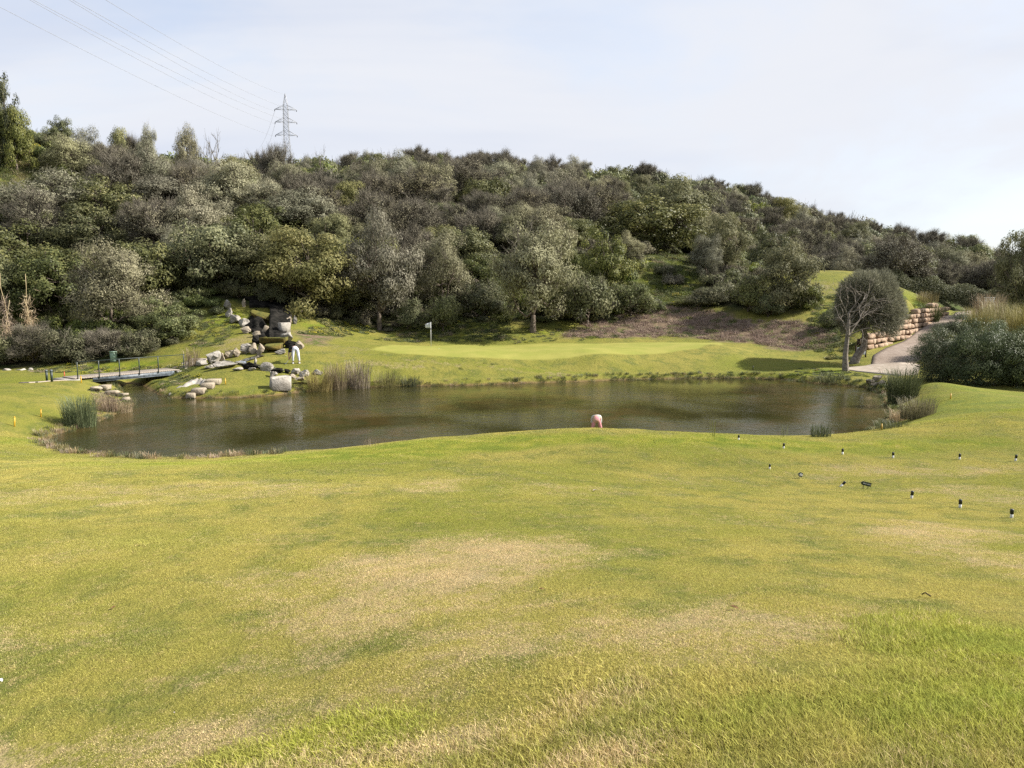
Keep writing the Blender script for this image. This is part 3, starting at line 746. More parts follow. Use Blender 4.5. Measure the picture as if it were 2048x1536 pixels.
# --- the rest of the wooded slope
LM = [(60, 'above the dry canes'), (170, 'above the bollards'), (260, 'above the pale many-stemmed olive'), (350, 'above the dense bush'), (440, 'above the grassy bank'), (520, 'above the cascade'), (600, 'below the pylon'), (680, 'above the drooping tree'), (770, 'above the tall silvery olive'), (850, 'above the flag'), (930, 'above the lumpy olive'), (1010, 'left of the lone olive, uphill'), (1090, 'above the lone olive'), (1170, 'above the scrubby bush'), (1250, 'above the small round grey tree'), (1330, 'above the broad dark evergreen'), (1410, 'behind the clearing'), (1490, 'behind the olive-yellow tree'), (1570, 'behind the weeping tree'), (1640, 'behind the tee mound edge'), (1720, 'behind the tee mound'), (1800, 'beyond the round-crowned path tree'), (1870, 'beyond the stone wall'), (1940, 'beyond the clipped hedge'), (9999, 'beyond the tall canes')]
cand = []
def try_add(x, y, kind, h, w):
    cand.append((x, y, kind, h, w))
occupied = [(o.location.x, o.location.y, o.scale.x * 2.2) for o in COL.objects if o.get('category') in ('tree', 'bush', 'shrub')]
OC = np.array(occupied)
step = 5.5
yy = 66.0
while yy < 235:
    st = step * (1 + max(0, yy - 95) / 230)
    x0, x1 = -0.72 * yy - 4, 0.70 * yy + 4
    xx = x0 + rnd.uniform(0, st)
    while xx < x1:
        x = xx + rnd.uniform(-.38, .38) * st; y = yy + rnd.uniform(-.38, .38) * st
        xx += st
        if poly_sd(np.array([x]), np.array([y]), WILD)[0] > -1.2: continue
        if min(poly_sd(np.array([x]), np.array([y]), CLEAR)[0], poly_sd(np.array([x]), np.array([y]), CLEAR2)[0]) < 1.2: continue
        if np.min(np.hypot(OC[:, 0] - x, OC[:, 1] - y) - OC[:, 2] * .75) < 0: continue
        px = 1024 + F * x / y
        if x > 34 and y < 99: continue
        if px < 135 and y > 82: continue
        if 1275 < px < 1400 and 70 < y < 84: continue
        z = T(x, y)
        n = float(vnoise(np.array([x]), np.array([y]), 14, 21)[0]); r = rnd.random()
        ridge = px > 1250 or y > 120
        if y < 76: kind = 'dark' if r < .55 else ('olive' if r < .8 else 'shrub')
        elif ridge: kind = 'twig' if r < .50 + .2 * n else ('olive' if r < .68 else ('dark' if r < .93 else 'yellow'))
        elif 620 < px < 1100: kind = 'twig' if r < .50 + .25 * n else ('olive' if r < .72 else ('dark' if r < .88 else ('yellow' if r < .95 else 'bare')))
        else: kind = 'olive' if r < .46 + .2 * n else ('twig' if r < .66 else ('dark' if r < .86 else ('yellow' if r < .93 else 'shrub')))
        h = {'olive': 6.0, 'dark': 5.7, 'yellow': 5.8, 'twig': 5.9, 'shrub': 3.2, 'bare': 6.2}[kind] * rnd.uniform(.68, 1.25)
        if y > 125: h *= .82 * rnd.uniform(.75, 1.3)
        if px < 700 and y > 98: h *= .7
        w = h * {'olive': 1.02, 'dark': 1.05, 'yellow': .98, 'twig': 1.08, 'shrub': 1.4, 'bare': .7}[kind] * rnd.uniform(.88, 1.15) * (.85 if y > 125 else 1)
        cand.append((x, y, kind, h, w, z))
    yy += st * .86
# keep those of which something can be seen past the nearer ones
SCALE = 4
cov = np.zeros((384, 512), bool); gyy, gxx = np.mgrid[0:384, 0:512]
allt = [(W(a, b, 60)[0], 0) for a, b, _, _ in []]
ent = [('c', i, cnd[1]) for i, cnd in enumerate(cand)] + [('h', o, o.location.y) for o in COL.objects if o.get('category') in ('tree', 'bush', 'shrub')]
ent.sort(key=lambda e: e[2])
keep = []
def sightline(x, y, z):
    t = np.linspace(.3, .985, 60); zz = CAMZ + (z - CAMZ) * t
    return (terr(x * t, y * t) < zz + .3).all()
for typ, ref, _ in ent:
    if typ == 'c': x, y, kind, h, w, z = cand[ref]
    else: x, y = ref.location.x, ref.location.y; z = ref.location.z; kind = 'h'; h = ref.scale.z * 6; w = ref.scale.x * 5.6
    px, py = proj(x, y, z + h * .55); rx = w / 2 / y * F; ry = h * .5 / y * F
    if px + rx < -60 or px - rx > 2108: continue
    e = (((gxx + .5) * SCALE - px) / rx) ** 2 + (((gyy + .5) * SCALE - py) / ry) ** 2
    m = e < 1
    vis = (m & ~cov).sum()
    if typ == 'c':
        if vis < 9 or vis < .10 * max(m.sum(), 1) and px > 0: continue
        if not sightline(x, y, z + h): continue
        keep.append((ref, vis, px, py, h))
    if kind not in ('bare',): cov |= e < .62
labels = {}
for ref, vis, px, py, h in keep:
    x, y, kind, hh, w, z = cand[ref]
    big = 'big' if hh > {'shrub': 3.3}.get(kind, 6.1) else ('mid-sized' if hh > {'shrub': 2.7}.get(kind, 4.9) else 'small')
    el = 'on the skyline' if not cov[max(0, int((py - h / y * F * .75) / SCALE)), min(511, max(0, int(px / SCALE)))] else ('low on the slope' if y < 78 else ('halfway up the slope' if y < 98 else ('high on the slope' if y < 120 else ('on the far ridge' if y < 155 else 'far back on the ridge'))))
    lm = next(t for q, t in LM if px < q)
    labels.setdefault(f'{big} {WORDS[kind][1]} {el}, {lm}', []).append((px, ref, kind, y))
ORD = ['first', 'second', 'third', 'fourth', 'fifth', 'sixth', 'seventh', 'eighth', 'ninth']
for lb, L in labels.items():
    L.sort()
    for i, (px, ref, kind, y) in enumerate(L):
        x, y, kind, h, w, z = cand[ref]
        l2 = lb
        if len(L) > 1 and y < 150:
            l2 = f'{ORD[min(i, 8)]} {lb}' if len(lb.split()) < 16 else lb
        plant(kind, x, y, h, w, l2, {'shrub': 'shrubs on the wooded hillside', 'bare': 'leafless trees on the hillside'}.get(kind, 'trees on the wooded hillside'), z=z, parts=y < 135, sink=.25)
NTREE = len(keep)

# --- low growth under the trees: one mass nobody could count
def scatter(name, V, attrs, protos, mat=None):
    """points that carry an instance each (stuff only)"""
    me = bpy.data.meshes.new(name); V = np.asarray(V, np.float32)
    me.vertices.add(len(V)); me.vertices.foreach_set('co', V.ravel())
    for k, v in attrs.items():
        v = np.asarray(v)
        if v.ndim == 2: a = me.attributes.new(k, 'FLOAT_VECTOR', 'POINT'); a.data.foreach_set('vector', v.astype(np.float32).ravel())
        elif v.dtype.kind == 'i': a = me.attributes.new(k, 'INT', 'POINT'); a.data.foreach_set('value', v.astype(np.int32))
        else: a = me.attributes.new(k, 'FLOAT', 'POINT'); a.data.foreach_set('value', v.astype(np.float32))
    me.update()
    o = obj(name, me); tag(o, kind='stuff')
    cl = bpy.data.collections.new(name + '_kinds')
    for i, p in enumerate(protos):
        q = bpy.data.objects.new(f'{name}_{i:02d}', p); cl.objects.link(q)
    ng = bpy.data.node_groups.new(name, 'GeometryNodeTree')
    ng.interface.new_socket('Geometry', in_out='INPUT', socket_type='NodeSocketGeometry'); ng.interface.new_socket('Geometry', in_out='OUTPUT', socket_type='NodeSocketGeometry')
    N = ng.nodes.new; a = N('NodeGroupInput'); b = N('NodeGroupOutput'); ci = N('GeometryNodeCollectionInfo'); ip = N('GeometryNodeInstanceOnPoints')
    ci.inputs['Collection'].default_value = cl; ci.inputs['Separate Children'].default_value = True; ci.inputs['Reset Children'].default_value = True
    def na(nm, t):
        x = N('GeometryNodeInputNamedAttribute'); x.data_type = t; x.inputs['Name'].default_value = nm; return x.outputs['Attribute']
    ln = ng.links.new
    ln(a.outputs[0], ip.inputs['Points']); ln(ci.outputs[0], ip.inputs['Instance']); ip.inputs['Pick Instance'].default_value = True
    ln(na('idx', 'INT'), ip.inputs['Instance Index']); ln(na('rot', 'FLOAT_VECTOR'), ip.inputs['Rotation']); ln(na('scl', 'FLOAT_VECTOR'), ip.inputs['Scale'])
    ln(ip.outputs[0], b.inputs[0])
    md = o.modifiers.new('scatter', 'NODES'); md.node_group = ng
    return o
def under_proto(seed, mat, n, twigs):
    g = np.random.default_rng(seed)
    V, Q, t, C, size = crown(g, (1.0, 1.0, .55), .35, 18, n, .34, .15, .08, lo=-.2, up=.6, spray=.5)
    v, q = strips(C * .4, C + rdir(g, len(C)) * .4, .03, g)
    k = g.integers(0, len(C), twigs); a = C[k] * g.uniform(.2, 1, twigs)[:, None]
    v, q = strips(a, a + unit(rdir(g, twigs, .1)) * .6, .028, g)
    return jmesh('undergrowth', [(V, Q, 0, t), (v, q, 1, np.full(len(v), .5))], [mat, M_TWIG])
UP = [under_proto(700, ML['shrub'], 1800, 120), under_proto(701, ML['dark'], 1800, 60), under_proto(702, ML['twig'], 900, 500), under_proto(703, ML['weed'], 1800, 20), under_proto(704, ML['shrub'], 1500, 300)]
pts = []
yy = 57.0
while yy < 210:
    st = 1.25 * (1 + max(0, yy - 75) / 45)
    xx = -0.72 * yy - 2
    while xx < .70 * yy + 2:
        pts.append((xx + rnd.uniform(-.5, .5) * st, yy + rnd.uniform(-.5, .5) * st, st)); xx += st
    yy += st
pts = np.array(pts)
sdw = poly_sd(pts[:, 0], pts[:, 1], WILD); sdc = np.minimum(poly_sd(pts[:, 0], pts[:, 1], CLEAR), poly_sd(pts[:, 0], pts[:, 1], CLEAR2))
ok = (sdw < -.4 + RN.normal(0, .5, len(pts))) & ~((sdc < .8) & (RN.uniform(0, 1, len(pts)) < .96)) & ~((pts[:, 0] > 33) & (pts[:, 1] < 100))
pts = pts[ok]; sdw = sdw[ok]
n = len(pts); nz = vnoise(pts[:, 0], pts[:, 1], 6, 31) + RN.normal(0, .3, n)
idx = np.where(nz > .35, 3, np.where(nz > .05, 0, np.where(nz > -.2, 1, np.where(nz > -.5, 4, 2)))).astype(int)
s = pts[:, 2] * RN.uniform(.55, 1.05, n) * (.6 + .4 * smooth(0, 4, -sdw))
scatter('undergrowth', np.stack([pts[:, 0], pts[:, 1], terr(pts[:, 0], pts[:, 1]) - .08], 1), dict(idx=idx, rot=np.stack([np.zeros(n), np.zeros(n), RN.uniform(0, 6.28, n)], 1), scl=np.stack([s, s, s * RN.uniform(.7, 1.4, n)], 1)), UP)
# ------------------------------------------------------------------ mown grass, blade by blade near the camera (stuff)
def tile(seed, n, h, w, r, lean):
    g = np.random.default_rng(seed)
    p = np.stack([np.clip(g.normal(0, r * .62, n), -r * 1.6, r * 1.6), np.clip(g.normal(0, r * .62, n), -r * 1.6, r * 1.6), np.full(n, -.008)], 1)
    a = g.uniform(0, 2 * PI, n); hh = h * g.uniform(.45, 1.25, n); ww = w * g.uniform(.7, 1.3, n)
    la = g.uniform(0, 2 * PI, n); l = lean * g.uniform(.2, 1.3, n) * hh
    s = np.stack([np.cos(a), np.sin(a), a * 0], 1) * ww[:, None] / 2
    d = np.stack([np.cos(la) * l, np.sin(la) * l, hh], 1)
    m = p + d * np.array((.38, .38, .6)); t = p + d
    V = np.stack([p - s, p + s, m + s * .8, m - s * .8, t], 1).reshape(-1, 3)
    b = np.arange(n)[:, None] * 5
    return mk_mesh('grass_tile', V, [b + np.array((0, 1, 2, 3)), b + np.array((3, 2, 4))], M_BLADE, np.repeat(g.uniform(0, 1, n), 5))
TILES = [tile(800 + k, 1700, .017, .0032, .2, 1.1) for k in range(5)] + [tile(810 + k, 1200, .052, .0042, .2, 1.0) for k in range(5)]
P = []
y = 2.6
while y < 30:
    st = .27 if y < 12 else .27 + (y - 12) * .012
    x = -.70 * y - .5
    while x < .72 * y + .6:
        P.append((x + rnd.uniform(-.4, .4) * st, y + rnd.uniform(-.4, .4) * st, st / .27)); x += st
    y += st
P = np.array(P); x, y = P[:, 0], P[:, 1]
sd = poly_sd(x, y, POND); k = sd > .25; P = P[k]; x, y = x[k], y[k]; n = len(P)
Zp = zones(x, y)
z = terr(x, y); e = .15
nxv = (terr(x + e, y) - terr(x - e, y)) / (2 * e); nyv = (terr(x, y + e) - terr(x, y - e)) / (2 * e)
yaw = RN.uniform(0, 2 * PI, n)
# tilt the tile to the slope, then spin it about its own axis
rot = np.zeros((n, 3))
for i in range(n):
    q = Vector((-nxv[i], -nyv[i], 1)).to_track_quat('Z', 'Y').to_matrix() @ Matrix.Rotation(yaw[i], 3, 'Z')
    rot[i] = q.to_euler()[:]
rough = smooth(.25, .6, Zp['lush'] + vnoise(x, y, .8, 40) * .2) * (1 - smooth(9, 12, y))
rough = np.maximum(rough, smooth(-.35, .5, hit(1200, 1530, 2)[1] * 1.2 + x * .12 - y + .35 * vnoise(x, y, .6, 43)))
idx = np.where(RN.uniform(0, 1, n) < rough, 5, 0) + RN.integers(0, 5, n)
s = P[:, 2] * RN.uniform(.95, 1.15, n)
hs = np.minimum(s, 1.7) * RN.uniform(.8, 1.25, n) * (1 + .3 * vnoise(x, y, .7, 41)) * np.where(idx >= 5, .42 + .6 * rough, 1)
scatter('grass', np.stack([x, y, z], 1), dict(idx=idx, rot=rot, scl=np.stack([s, s, hs], 1), dry=Zp['dry'], lush=Zp['lush']), TILES)

# ------------------------------------------------------------------ grass fringe along the water and weeds on the banks (stuff)
def tuft(seed, n, h, spread, w, mat, lean=.5, bend=.25):
    g = np.random.default_rng(seed)
    a = g.uniform(0, 2 * PI, n); r = spread * np.sqrt(g.uniform(0, 1, n))
    p = np.stack([r * np.cos(a), r * np.sin(a), np.full(n, -.05)], 1)
    hh = h * g.uniform(.45, 1.1, n); la = a + g.normal(0, .9, n); l = lean * hh * g.uniform(.1, 1, n)
    d = np.stack([np.cos(la) * l, np.sin(la) * l, hh], 1)
    s = np.stack([-np.sin(la + g.normal(0, .8, n)), np.cos(la), la * 0], 1) * (w * g.uniform(.6, 1.3, n))[:, None] / 2
    t1 = p + d * np.array((.25, .25, .5)); t2 = p + d * np.array((.65, .65, .85)); t3 = p + d * np.array((1 + bend, 1 + bend, 1 - bend * .3))
    V = np.stack([p - s, p + s, t1 - s * .9, t1 + s * .9, t2 - s * .6, t2 + s * .6, t3], 1).reshape(-1, 3)
    b = np.arange(n)[:, None] * 7
    return V, [b + np.array((0, 1, 3, 2)), b + np.array((2, 3, 5, 4)), b + np.array((4, 5, 6))], np.repeat(np.clip(g.normal(.5, .22, n), 0, 1), 7)
def tuft_me(name, *a, **k):
    V, Fc, t = tuft(*a, **k); return mk_mesh(name, V, Fc, a[5], t)
FR = [tuft_me('fringe', 900, 70, .30, .22, .012, ML['rush']), tuft_me('fringe', 901, 70, .26, .22, .012, ML['reed']), tuft_me('fringe', 902, 80, .24, .25, .012, ML['straw']), tuft_me('fringe', 903, 70, .2, .22, .014, ML['weed']), tuft_me('fringe', 904, 90, .22, .3, .014, ML['weed']), tuft_me('fringe', 905, 60, .28, .2, .012, ML['bluegrass'])]
pts = []
m_ = len(POND)
for i in range(m_):
    a, b = POND[i], POND[(i + 1) % m_]
    L = np.hypot(*(b - a)); nrm = np.array((b[1] - a[1], a[0] - b[0])) / L
    for j in range(int(L * (14 if 1200 < 1024 + F * a[0] / a[1] < 1760 and a[1] > 40 else 8))):
        t = rnd.random(); o = rnd.uniform(-.25, .75) * rnd.random() ** .3
        q = a + (b - a) * t + nrm * o
        if poly_sd(q[:1], q[1:], POND)[0] < -.2: q = a + (b - a) * t - nrm * o
        px = 1024 + F * q[0] / q[1]
        if q[1] < 31.5 and px > 560: continue
        if 235 < px < 320 and q[1] > 42: continue
        left = q[1] < 34 and px < 560
        k = rnd.choices(range(6), (1, 2.2, 3.5, .2, 0, 1) if left else ((5, 1.2, .5, 2, .6, .8) if px > 1250 else (3, 2.2, 1, 2, .6, 1.2)))[0]
        pts.append((q[0], q[1], k, rnd.uniform(.55, 1.15) * (1.0 if left else .85)))
pts = np.array(pts); n = len(pts)
sc_ = pts[:, 3]
scatter('bank_grass', np.stack([pts[:, 0], pts[:, 1], np.maximum(terr(pts[:, 0], pts[:, 1]), -.1)], 1), dict(idx=pts[:, 2].astype(int), rot=np.stack([np.zeros(n), np.zeros(n), RN.uniform(0, 6.28, n)], 1), scl=np.stack([sc_] * 3, 1)), FR)

# weeds, wild flowers and dead stems on the banks
def flowers(seed):
    g = np.random.default_rng(seed); n = 90
    p = rdir(g, n, .1) * np.array((.5, .5, .22)) * g.uniform(.5, 1, n)[:, None]; p[:, 2] += .1
    V, Q = leaf_quads(p, unit(rdir(g, n) + (0, 0, 1.0)), rdir(g, n), .055, .055)
    V2, Q2 = leaf_quads(np.repeat(p, 5, 0) * np.array((1, 1, .7)) + g.normal(0, .08, (n * 5, 3)) * (1, 1, .4), unit(rdir(g, n * 5) + (0, 0, .5)), rdir(g, n * 5), .12, .06)
    return jmesh('wild_flowers', [(V, Q, 0, g.uniform(0, 1, len(V))), (V2, Q2, 1, np.repeat(g.uniform(.2, .9, n * 5), 4))], [ML['flower'], ML['weed']])
M_DEAD = worn('dead_stems', (.17, .12, .095), (.34, .26, .205), 3, .9, .1)
def deadstems(seed):
    g = np.random.default_rng(seed); n = 160
    a = rdir(g, n, 0) * np.array((.55, .55, .05)); d = unit(rdir(g, n, -.1) * (1, 1, .5)) * g.uniform(.2, .6, n)[:, None]
    v, q = strips(a, a + d, .02, g); return mk_mesh('dead_stems', v, [q], M_DEAD)
def mat_proto(seed):
    g = np.random.default_rng(seed); n = 1500; p = rdir(g, n, 0) * np.array((.7, .7, .16)) * (g.uniform(0, 1, n) ** .5)[:, None]
    p[:, 2] *= 1 + .8 * vnoise(p[:, 0], p[:, 1], .2, seed)
    V, Q = leaf_quads(p, unit(rdir(g, n) + (0, 0, .8)), rdir(g, n), .085 * g.uniform(.5, 1.2, n), .045); return mk_mesh('low_weeds', V, [Q], ML['weed'], np.repeat(np.clip(g.normal(.45, .22, n), 0, 1), 4))
WP = [mat_proto(710), flowers(3), tuft_me('wild_grass', 911, 90, .4, .4, .015, ML['weed']), deadstems(4), tuft_me('wild_grass', 912, 80, .3, .35, .014, ML['reed'])]
pts = []
def sow(poly, n, wts, s0, s1):
    poly = np.array(poly); lo, hi = poly.min(0), poly.max(0); k = 0
    while k < n:
        q = np.array((rnd.uniform(lo[0], hi[0]), rnd.uniform(lo[1], hi[1])))
        k += 1
        if poly_sd(q[:1], q[1:], poly)[0] < 0: pts.append((q[0], q[1], rnd.choices(range(5), wts)[0], rnd.uniform(s0, s1)))
def pp(*a): return [hit(px, py, y0)[:2] for px, py, y0 in a]
sow(pp((600, 668, 55), (640, 640, 60), (720, 640, 60), (760, 660, 60), (690, 672, 55)), 420, (3, 5, 2, .2, .5), .35, .8)
sow(pp((380, 700, 50), (400, 650, 55), (450, 610, 58), (480, 650, 55), (440, 690, 50)), 260, (3, 1, 2, .3, 1), .3, .6)
sow(pp((60, 745, 45), (60, 730, 50), (380, 722, 50), (390, 740, 45)), 420, (3, 3, 3, .4, 1.5), .25, .6)
sow(pp((750, 680, 58), (820, 600, 64), (1010, 620, 66), (1020, 680, 62), (900, 682, 60)), 800, (3, .8, 3, .5, .5), .3, .8)
sow(pp((1020, 690, 60), (1040, 655, 62), (1120, 655, 62), (1180, 680, 60)), 160, (3, 2.5, 2, .3, 1), .2, .5)
sow(MULCH, 1500, (.5, .03, .3, 6, .6), .4, .9)
sow(pp((1620, 690, 55), (1630, 600, 60), (1700, 575, 65), (1740, 640, 58), (1700, 720, 54), (1660, 720, 54)), 750, (5, 1.2, 3, .5, .6), .4, .95)
sow(CLEAR, 1500, (5, .5, 4, .2, .8), .6, 1.3)
sow(CLEAR2, 900, (1.5, .1, 2, .6, 4), .8, 1.5)
sow(pp((1790, 610, 60), (1800, 575, 60), (1870, 600, 60), (1885, 612, 60), (1830, 612, 60)), 300, (2, .5, 3, .3, 3), .4, .8)
sow(pp((330, 790, 40), (300, 745, 40), (380, 735, 45), (400, 752, 43), (350, 770, 42)), 260, (4, .3, 1, .3, .3), .3, .6)
sow(pp((740, 715, 45), (1000, 725, 45), (1000, 740, 45), (740, 735, 45)), 60, (2, 0, 4, .3, 1), .15, .35)
sow(pp((1590, 742, 45), (1600, 735, 45), (1720, 745, 45), (1740, 752, 44), (1700, 765, 42)), 200, (4, .2, 4, .1, .3), .25, .45)
sow(pp((190, 800, 35), (180, 775, 38), (240, 790, 37), (265, 815, 34), (240, 825, 33)), 160, (1.5, .2, 1, 2, 3), .3, .6)
lawn = [np.array(q) for q in ((-14, 24), (16, 24), (16, 20), (4.4, 5), (2.5, 3.2), (-2.5, 3.6), (-8, 10), (-16, 22))]
sow(lawn, 420, (.6, 0, 2, 0, 1.2), .06, .13)
pts = np.array(pts); n = len(pts); x, y = pts[:, 0], pts[:, 1]; e = .4
sxv = (terr(x + e, y) - terr(x - e, y)) / (2 * e); syv = (terr(x, y + e) - terr(x, y - e)) / (2 * e)
rot = np.array([(Vector((-sxv[i], -syv[i], 1)).to_track_quat('Z', 'Y').to_matrix() @ Matrix.Rotation(rnd.uniform(0, 6.28), 3, 'Z')).to_euler()[:] for i in range(n)])
scatter('weeds', np.stack([x, y, terr(x, y) - .03], 1), dict(idx=pts[:, 2].astype(int), rot=rot, scl=np.stack([pts[:, 3]] * 3, 1)), WP)
# ------------------------------------------------------------------ boulders and slabs
def rock_mat(name, a, b, dark, moss=.0, spec=.2):
    m = NT(name); co = m.objco()
    r = m.n('ShaderNodeObjectInfo').outputs['Random']
    off = m.n('ShaderNodeVectorMath', operation='ADD'); m.t.links.new(co, off.inputs[0]); m.t.links.new(m.math('MULTIPLY', r, 40.0), off.inputs[1])
    v = off.outputs[0]
    col = m.mix(m.ramp(m.noise(2.2, v, 5, .6), .35, .66), a, b)
    col = m.mix(m.ramp(m.noise(5, v, 6, .7, .8), .56, .72), col, dark)
    if moss:
        nz = m.n('ShaderNodeSeparateXYZ', i={0: m.n('ShaderNodeNewGeometry').outputs['Normal']}).outputs['Z']
        col = m.mix(m.math('MULTIPLY', m.ramp(m.math('ADD', nz, m.noise(4, v, 4)), .7, 1.25), moss), col, (.07, .085, .015))
    return m.out(m.pbsdf(col, .9, spec, 0, m.bump(m.noise(9, v, 7, .68), .8, .06)))
M_ROCK = rock_mat('pale_limestone', (.215, .195, .165), (.335, .31, .27), (.085, .073, .058))
M_ROCKB = rock_mat('warm_limestone', (.225, .185, .135), (.32, .275, .205), (.10, .078, .055))
M_ROCKD = rock_mat('dark_wet_rock_painted_shade', (.008, .008, .007), (.024, .022, .019), (.006, .006, .005), 0, .02)  # near-black base colour paints in the cascade hollow's shade on top of wet stone
M_ROCKM = rock_mat('mossy_rock', (.05, .042, .014), (.13, .095, .022), (.02, .022, .008), .5)
def boulder(seed, cuts=17, sub=4, rough=.07):
    g = np.random.default_rng(seed)
    bm = bmesh.new(); bmesh.ops.create_icosphere(bm, subdivisions=sub, radius=1)
    P = np.array([v.co[:] for v in bm.verts])
    for k in range(cuts):
        n = rdir(g, 1)[0]; d = g.uniform(.36, .72)
        s = P @ n - d; P = P - np.maximum(s, 0)[:, None] * n
    P += rough * np.stack([vnoise(P[:, 0] + 3 * P[:, 2], P[:, 1], .35, seed + q) + .4 * vnoise(P[:, 0] - 2 * P[:, 2], P[:, 1] + P[:, 2], .13, seed + 9 + q) for q in range(3)], 1)
    P = (P - (P.max(0) + P.min(0)) / 2) / (P.max(0) - P.min(0)) * 2
    V = P * .5; Fc = [[v.index for v in f.verts] for f in bm.faces]; bm.free()
    return V, Fc
def rock(px, py, w, h, label, mat=None, cat='rock', group='boulders along the stream', depth=.8, Y=None, rz=None, name='boulder', lift=0, tilt=0, cuts=17):
    """px, py: centre of the rock in the photo, w, h: its size there"""
    p = hit(px, py + h * .46, 36) if Y is None else np.array(W(px, py + h * .46, Y))
    s = p[1] / F
    V, Fc = boulder(rnd.randrange(9999), cuts)
    S = np.array((w * s * 1.08, w * s * depth, h * s * 1.18))
    me = mk_mesh(name, V * S, [np.array(Fc)], mat or M_ROCK)
    o = obj(name, me); o.location = (p[0], p[1] + S[1] * .15, p[2] + S[2] * .33 + lift); o.rotation_euler = (tilt, rnd.uniform(-.12, .12), rnd.uniform(-.35, .35) if rz is None else rz)
    return tag(o, label, cat, group)
RK = [
 (454, 610, 18, 20, 'grey upright rock, topmost on the west edge of the cascade'), (457, 626, 16, 19, 'grey rock just below the topmost upright rock of the cascade'),
 (469, 638, 21, 17, 'pale triangular rock on the west edge of the cascade'), (486, 646, 20, 18, 'pinkish grey rock halfway down the west edge of the cascade'),
 (492, 660, 19, 14, 'cream rock with a shaded hollow beside the dark cascade slabs'), (513, 668, 18, 12, 'wedge-shaped cream rock above the striped dark rock'), (513, 679, 22, 17, 'dark striped rock at the side of the mossy ledge'),
 (506, 697, 17, 22, 'tall pitted cream rock in the middle of the rock row'), (521, 698, 17, 22, 'brownish rock beside the tall pitted cream rock'),
 (489, 698, 21, 21, 'whitish rounded rock with a dark hole in the rock row'), (472, 705, 16, 19, 'cream leaning rock left of the whitish rounded one'),
 (458, 708, 20, 18, 'flat-faced tan rock in the rock row up the grass bank'), (443, 713, 19, 15, 'tan rock tucked behind the white pointed rock'),
 (426, 715, 25, 25, 'white pointed rock, tallest at the low end of the rock row'), (403, 726, 22, 13, 'low pale rock at the very end of the rock row by the footbridge'),
 (450, 729, 44, 16, 'long flat grey rock lying before the white pointed rock'), (418, 733, 23, 9, 'small flat pale rock below the white pointed one'),
 (500, 731, 35, 14, 'wide dark rock in the middle of the stream edge'), (533, 733, 26, 17, 'rounded speckled grey rock at the end of the stream edge'),
 (475, 738, 20, 7, 'thin flat grey rock on the lawn edge below the long flat rock'), (504, 738, 15, 7, 'little white rock under the wide dark rock'), (511, 722, 6, 13, 'slim upright white stone on the wide dark rock'),
 (554, 741, 23, 10, 'low dark rock between the speckled rock and the pale pair'), (575, 742, 14, 9, 'small dark rock next to the low dark rock'),
 (591, 743, 18, 13, 'pale rock, first of the pair at the stream mouth'), (608, 746, 19, 14, 'pale pointed rock, second of the pair at the stream mouth'), (635, 744, 19, 11, 'pale rock half hidden by the reeds'),
 (546, 749, 16, 13, 'small slanted pale rock above the big block at the shore'), (585, 752, 16, 8, 'small tan rock at the water outlet'), (600, 757, 18, 8, 'flat brown rock in the outlet beside the reeds'),
 (575, 643, 18, 19, 'brownish round rock behind the square white block'), (573, 674, 23, 19, 'cracked pale rock under the square white block'),
 (583, 688, 26, 16, 'dark grey rock behind the bending golfer'), (599, 690, 18, 16, 'tan sloping rock to the east of the golfer'), (560, 703, 20, 11, 'white rock beside the golfer, at the foot of the ledge'),
 (527, 639, 13, 13, 'small grey rock on the grassy knob in the cascade'), (487, 606, 9, 16, 'slim reddish rock at the top of the cascade'), (500, 596, 26, 13, 'dark flat rock crowning the cascade'), (590, 640, 9, 18, 'narrow grey rock at the foot of the drooping tree'),
]
for px, py, w, h, lb in RK:
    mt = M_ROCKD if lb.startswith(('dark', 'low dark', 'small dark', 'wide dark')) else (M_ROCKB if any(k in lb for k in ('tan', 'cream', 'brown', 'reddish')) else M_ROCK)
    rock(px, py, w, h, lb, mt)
def block(px, pb, w, h, label, mat, dep, rz=0.0, Y=None, name='stone_block', group=None, jit=.012, rx=0, ry=0, lift=0, cat='rock'):
    p = hit(px, pb, 36) if Y is None else np.array(W(px, pb, Y)); s = p[1] / F
    mb = MB(); mb.box((0, 0, 0), (w * s, dep, h * s), 0, .05, jit)
    o = mb.build(name, mat); o.location = (p[0], p[1] + dep * .3, p[2] + h * s * .5 + lift); o.rotation_euler = (rx, ry, rz)
    return tag(o, label, cat, group)
block(557, 778, 38, 28, 'biggest pale boulder, square and standing at the water edge', M_ROCK, 1.0, .5, jit=.045, name='boulder', group='boulders along the stream', lift=-.1)
block(567, 666, 19, 21, 'square-cut white block perched beside the cascade', M_ROCK, .75, .6)
ST = [(424, 770, 30, 9, 'top stone step beside the sloping slab by the bridge'), (413, 778, 24, 9, 'second stone step beside the sloping slab'), (395, 789, 25, 10, 'third stone step, just above the water'), (380, 797, 18, 9, 'lowest stone step at the water line')]
for px, pb, w, h, lb in ST: block(px, pb, w, h + 2, lb, M_ROCKB, .7, .15, group='stone steps down to the pond', name='stone_step', cat='step')
LB = [(190, 782, 16, 8, 'flat cream stone, first on the bank below the bridge end'), (208, 781, 18, 11, 'larger cream stone beside the flat one below the bridge end'), (222, 790, 22, 8, 'wide flat stone lower on the bank below the bridge end'), (243, 793, 14, 7, 'small stone near the dark driftwood on the bank'), (250, 803, 12, 7, 'little stone closest to the water below the bridge')]
for px, pb, w, h, lb in LB: block(px, pb, w, h, lb, M_ROCKB, .5, rnd.uniform(-.3, .3), jit=.03)
rock(257, 765, 34, 17, 'grey rounded rock under the footbridge', M_ROCK, group=None, Y=50)
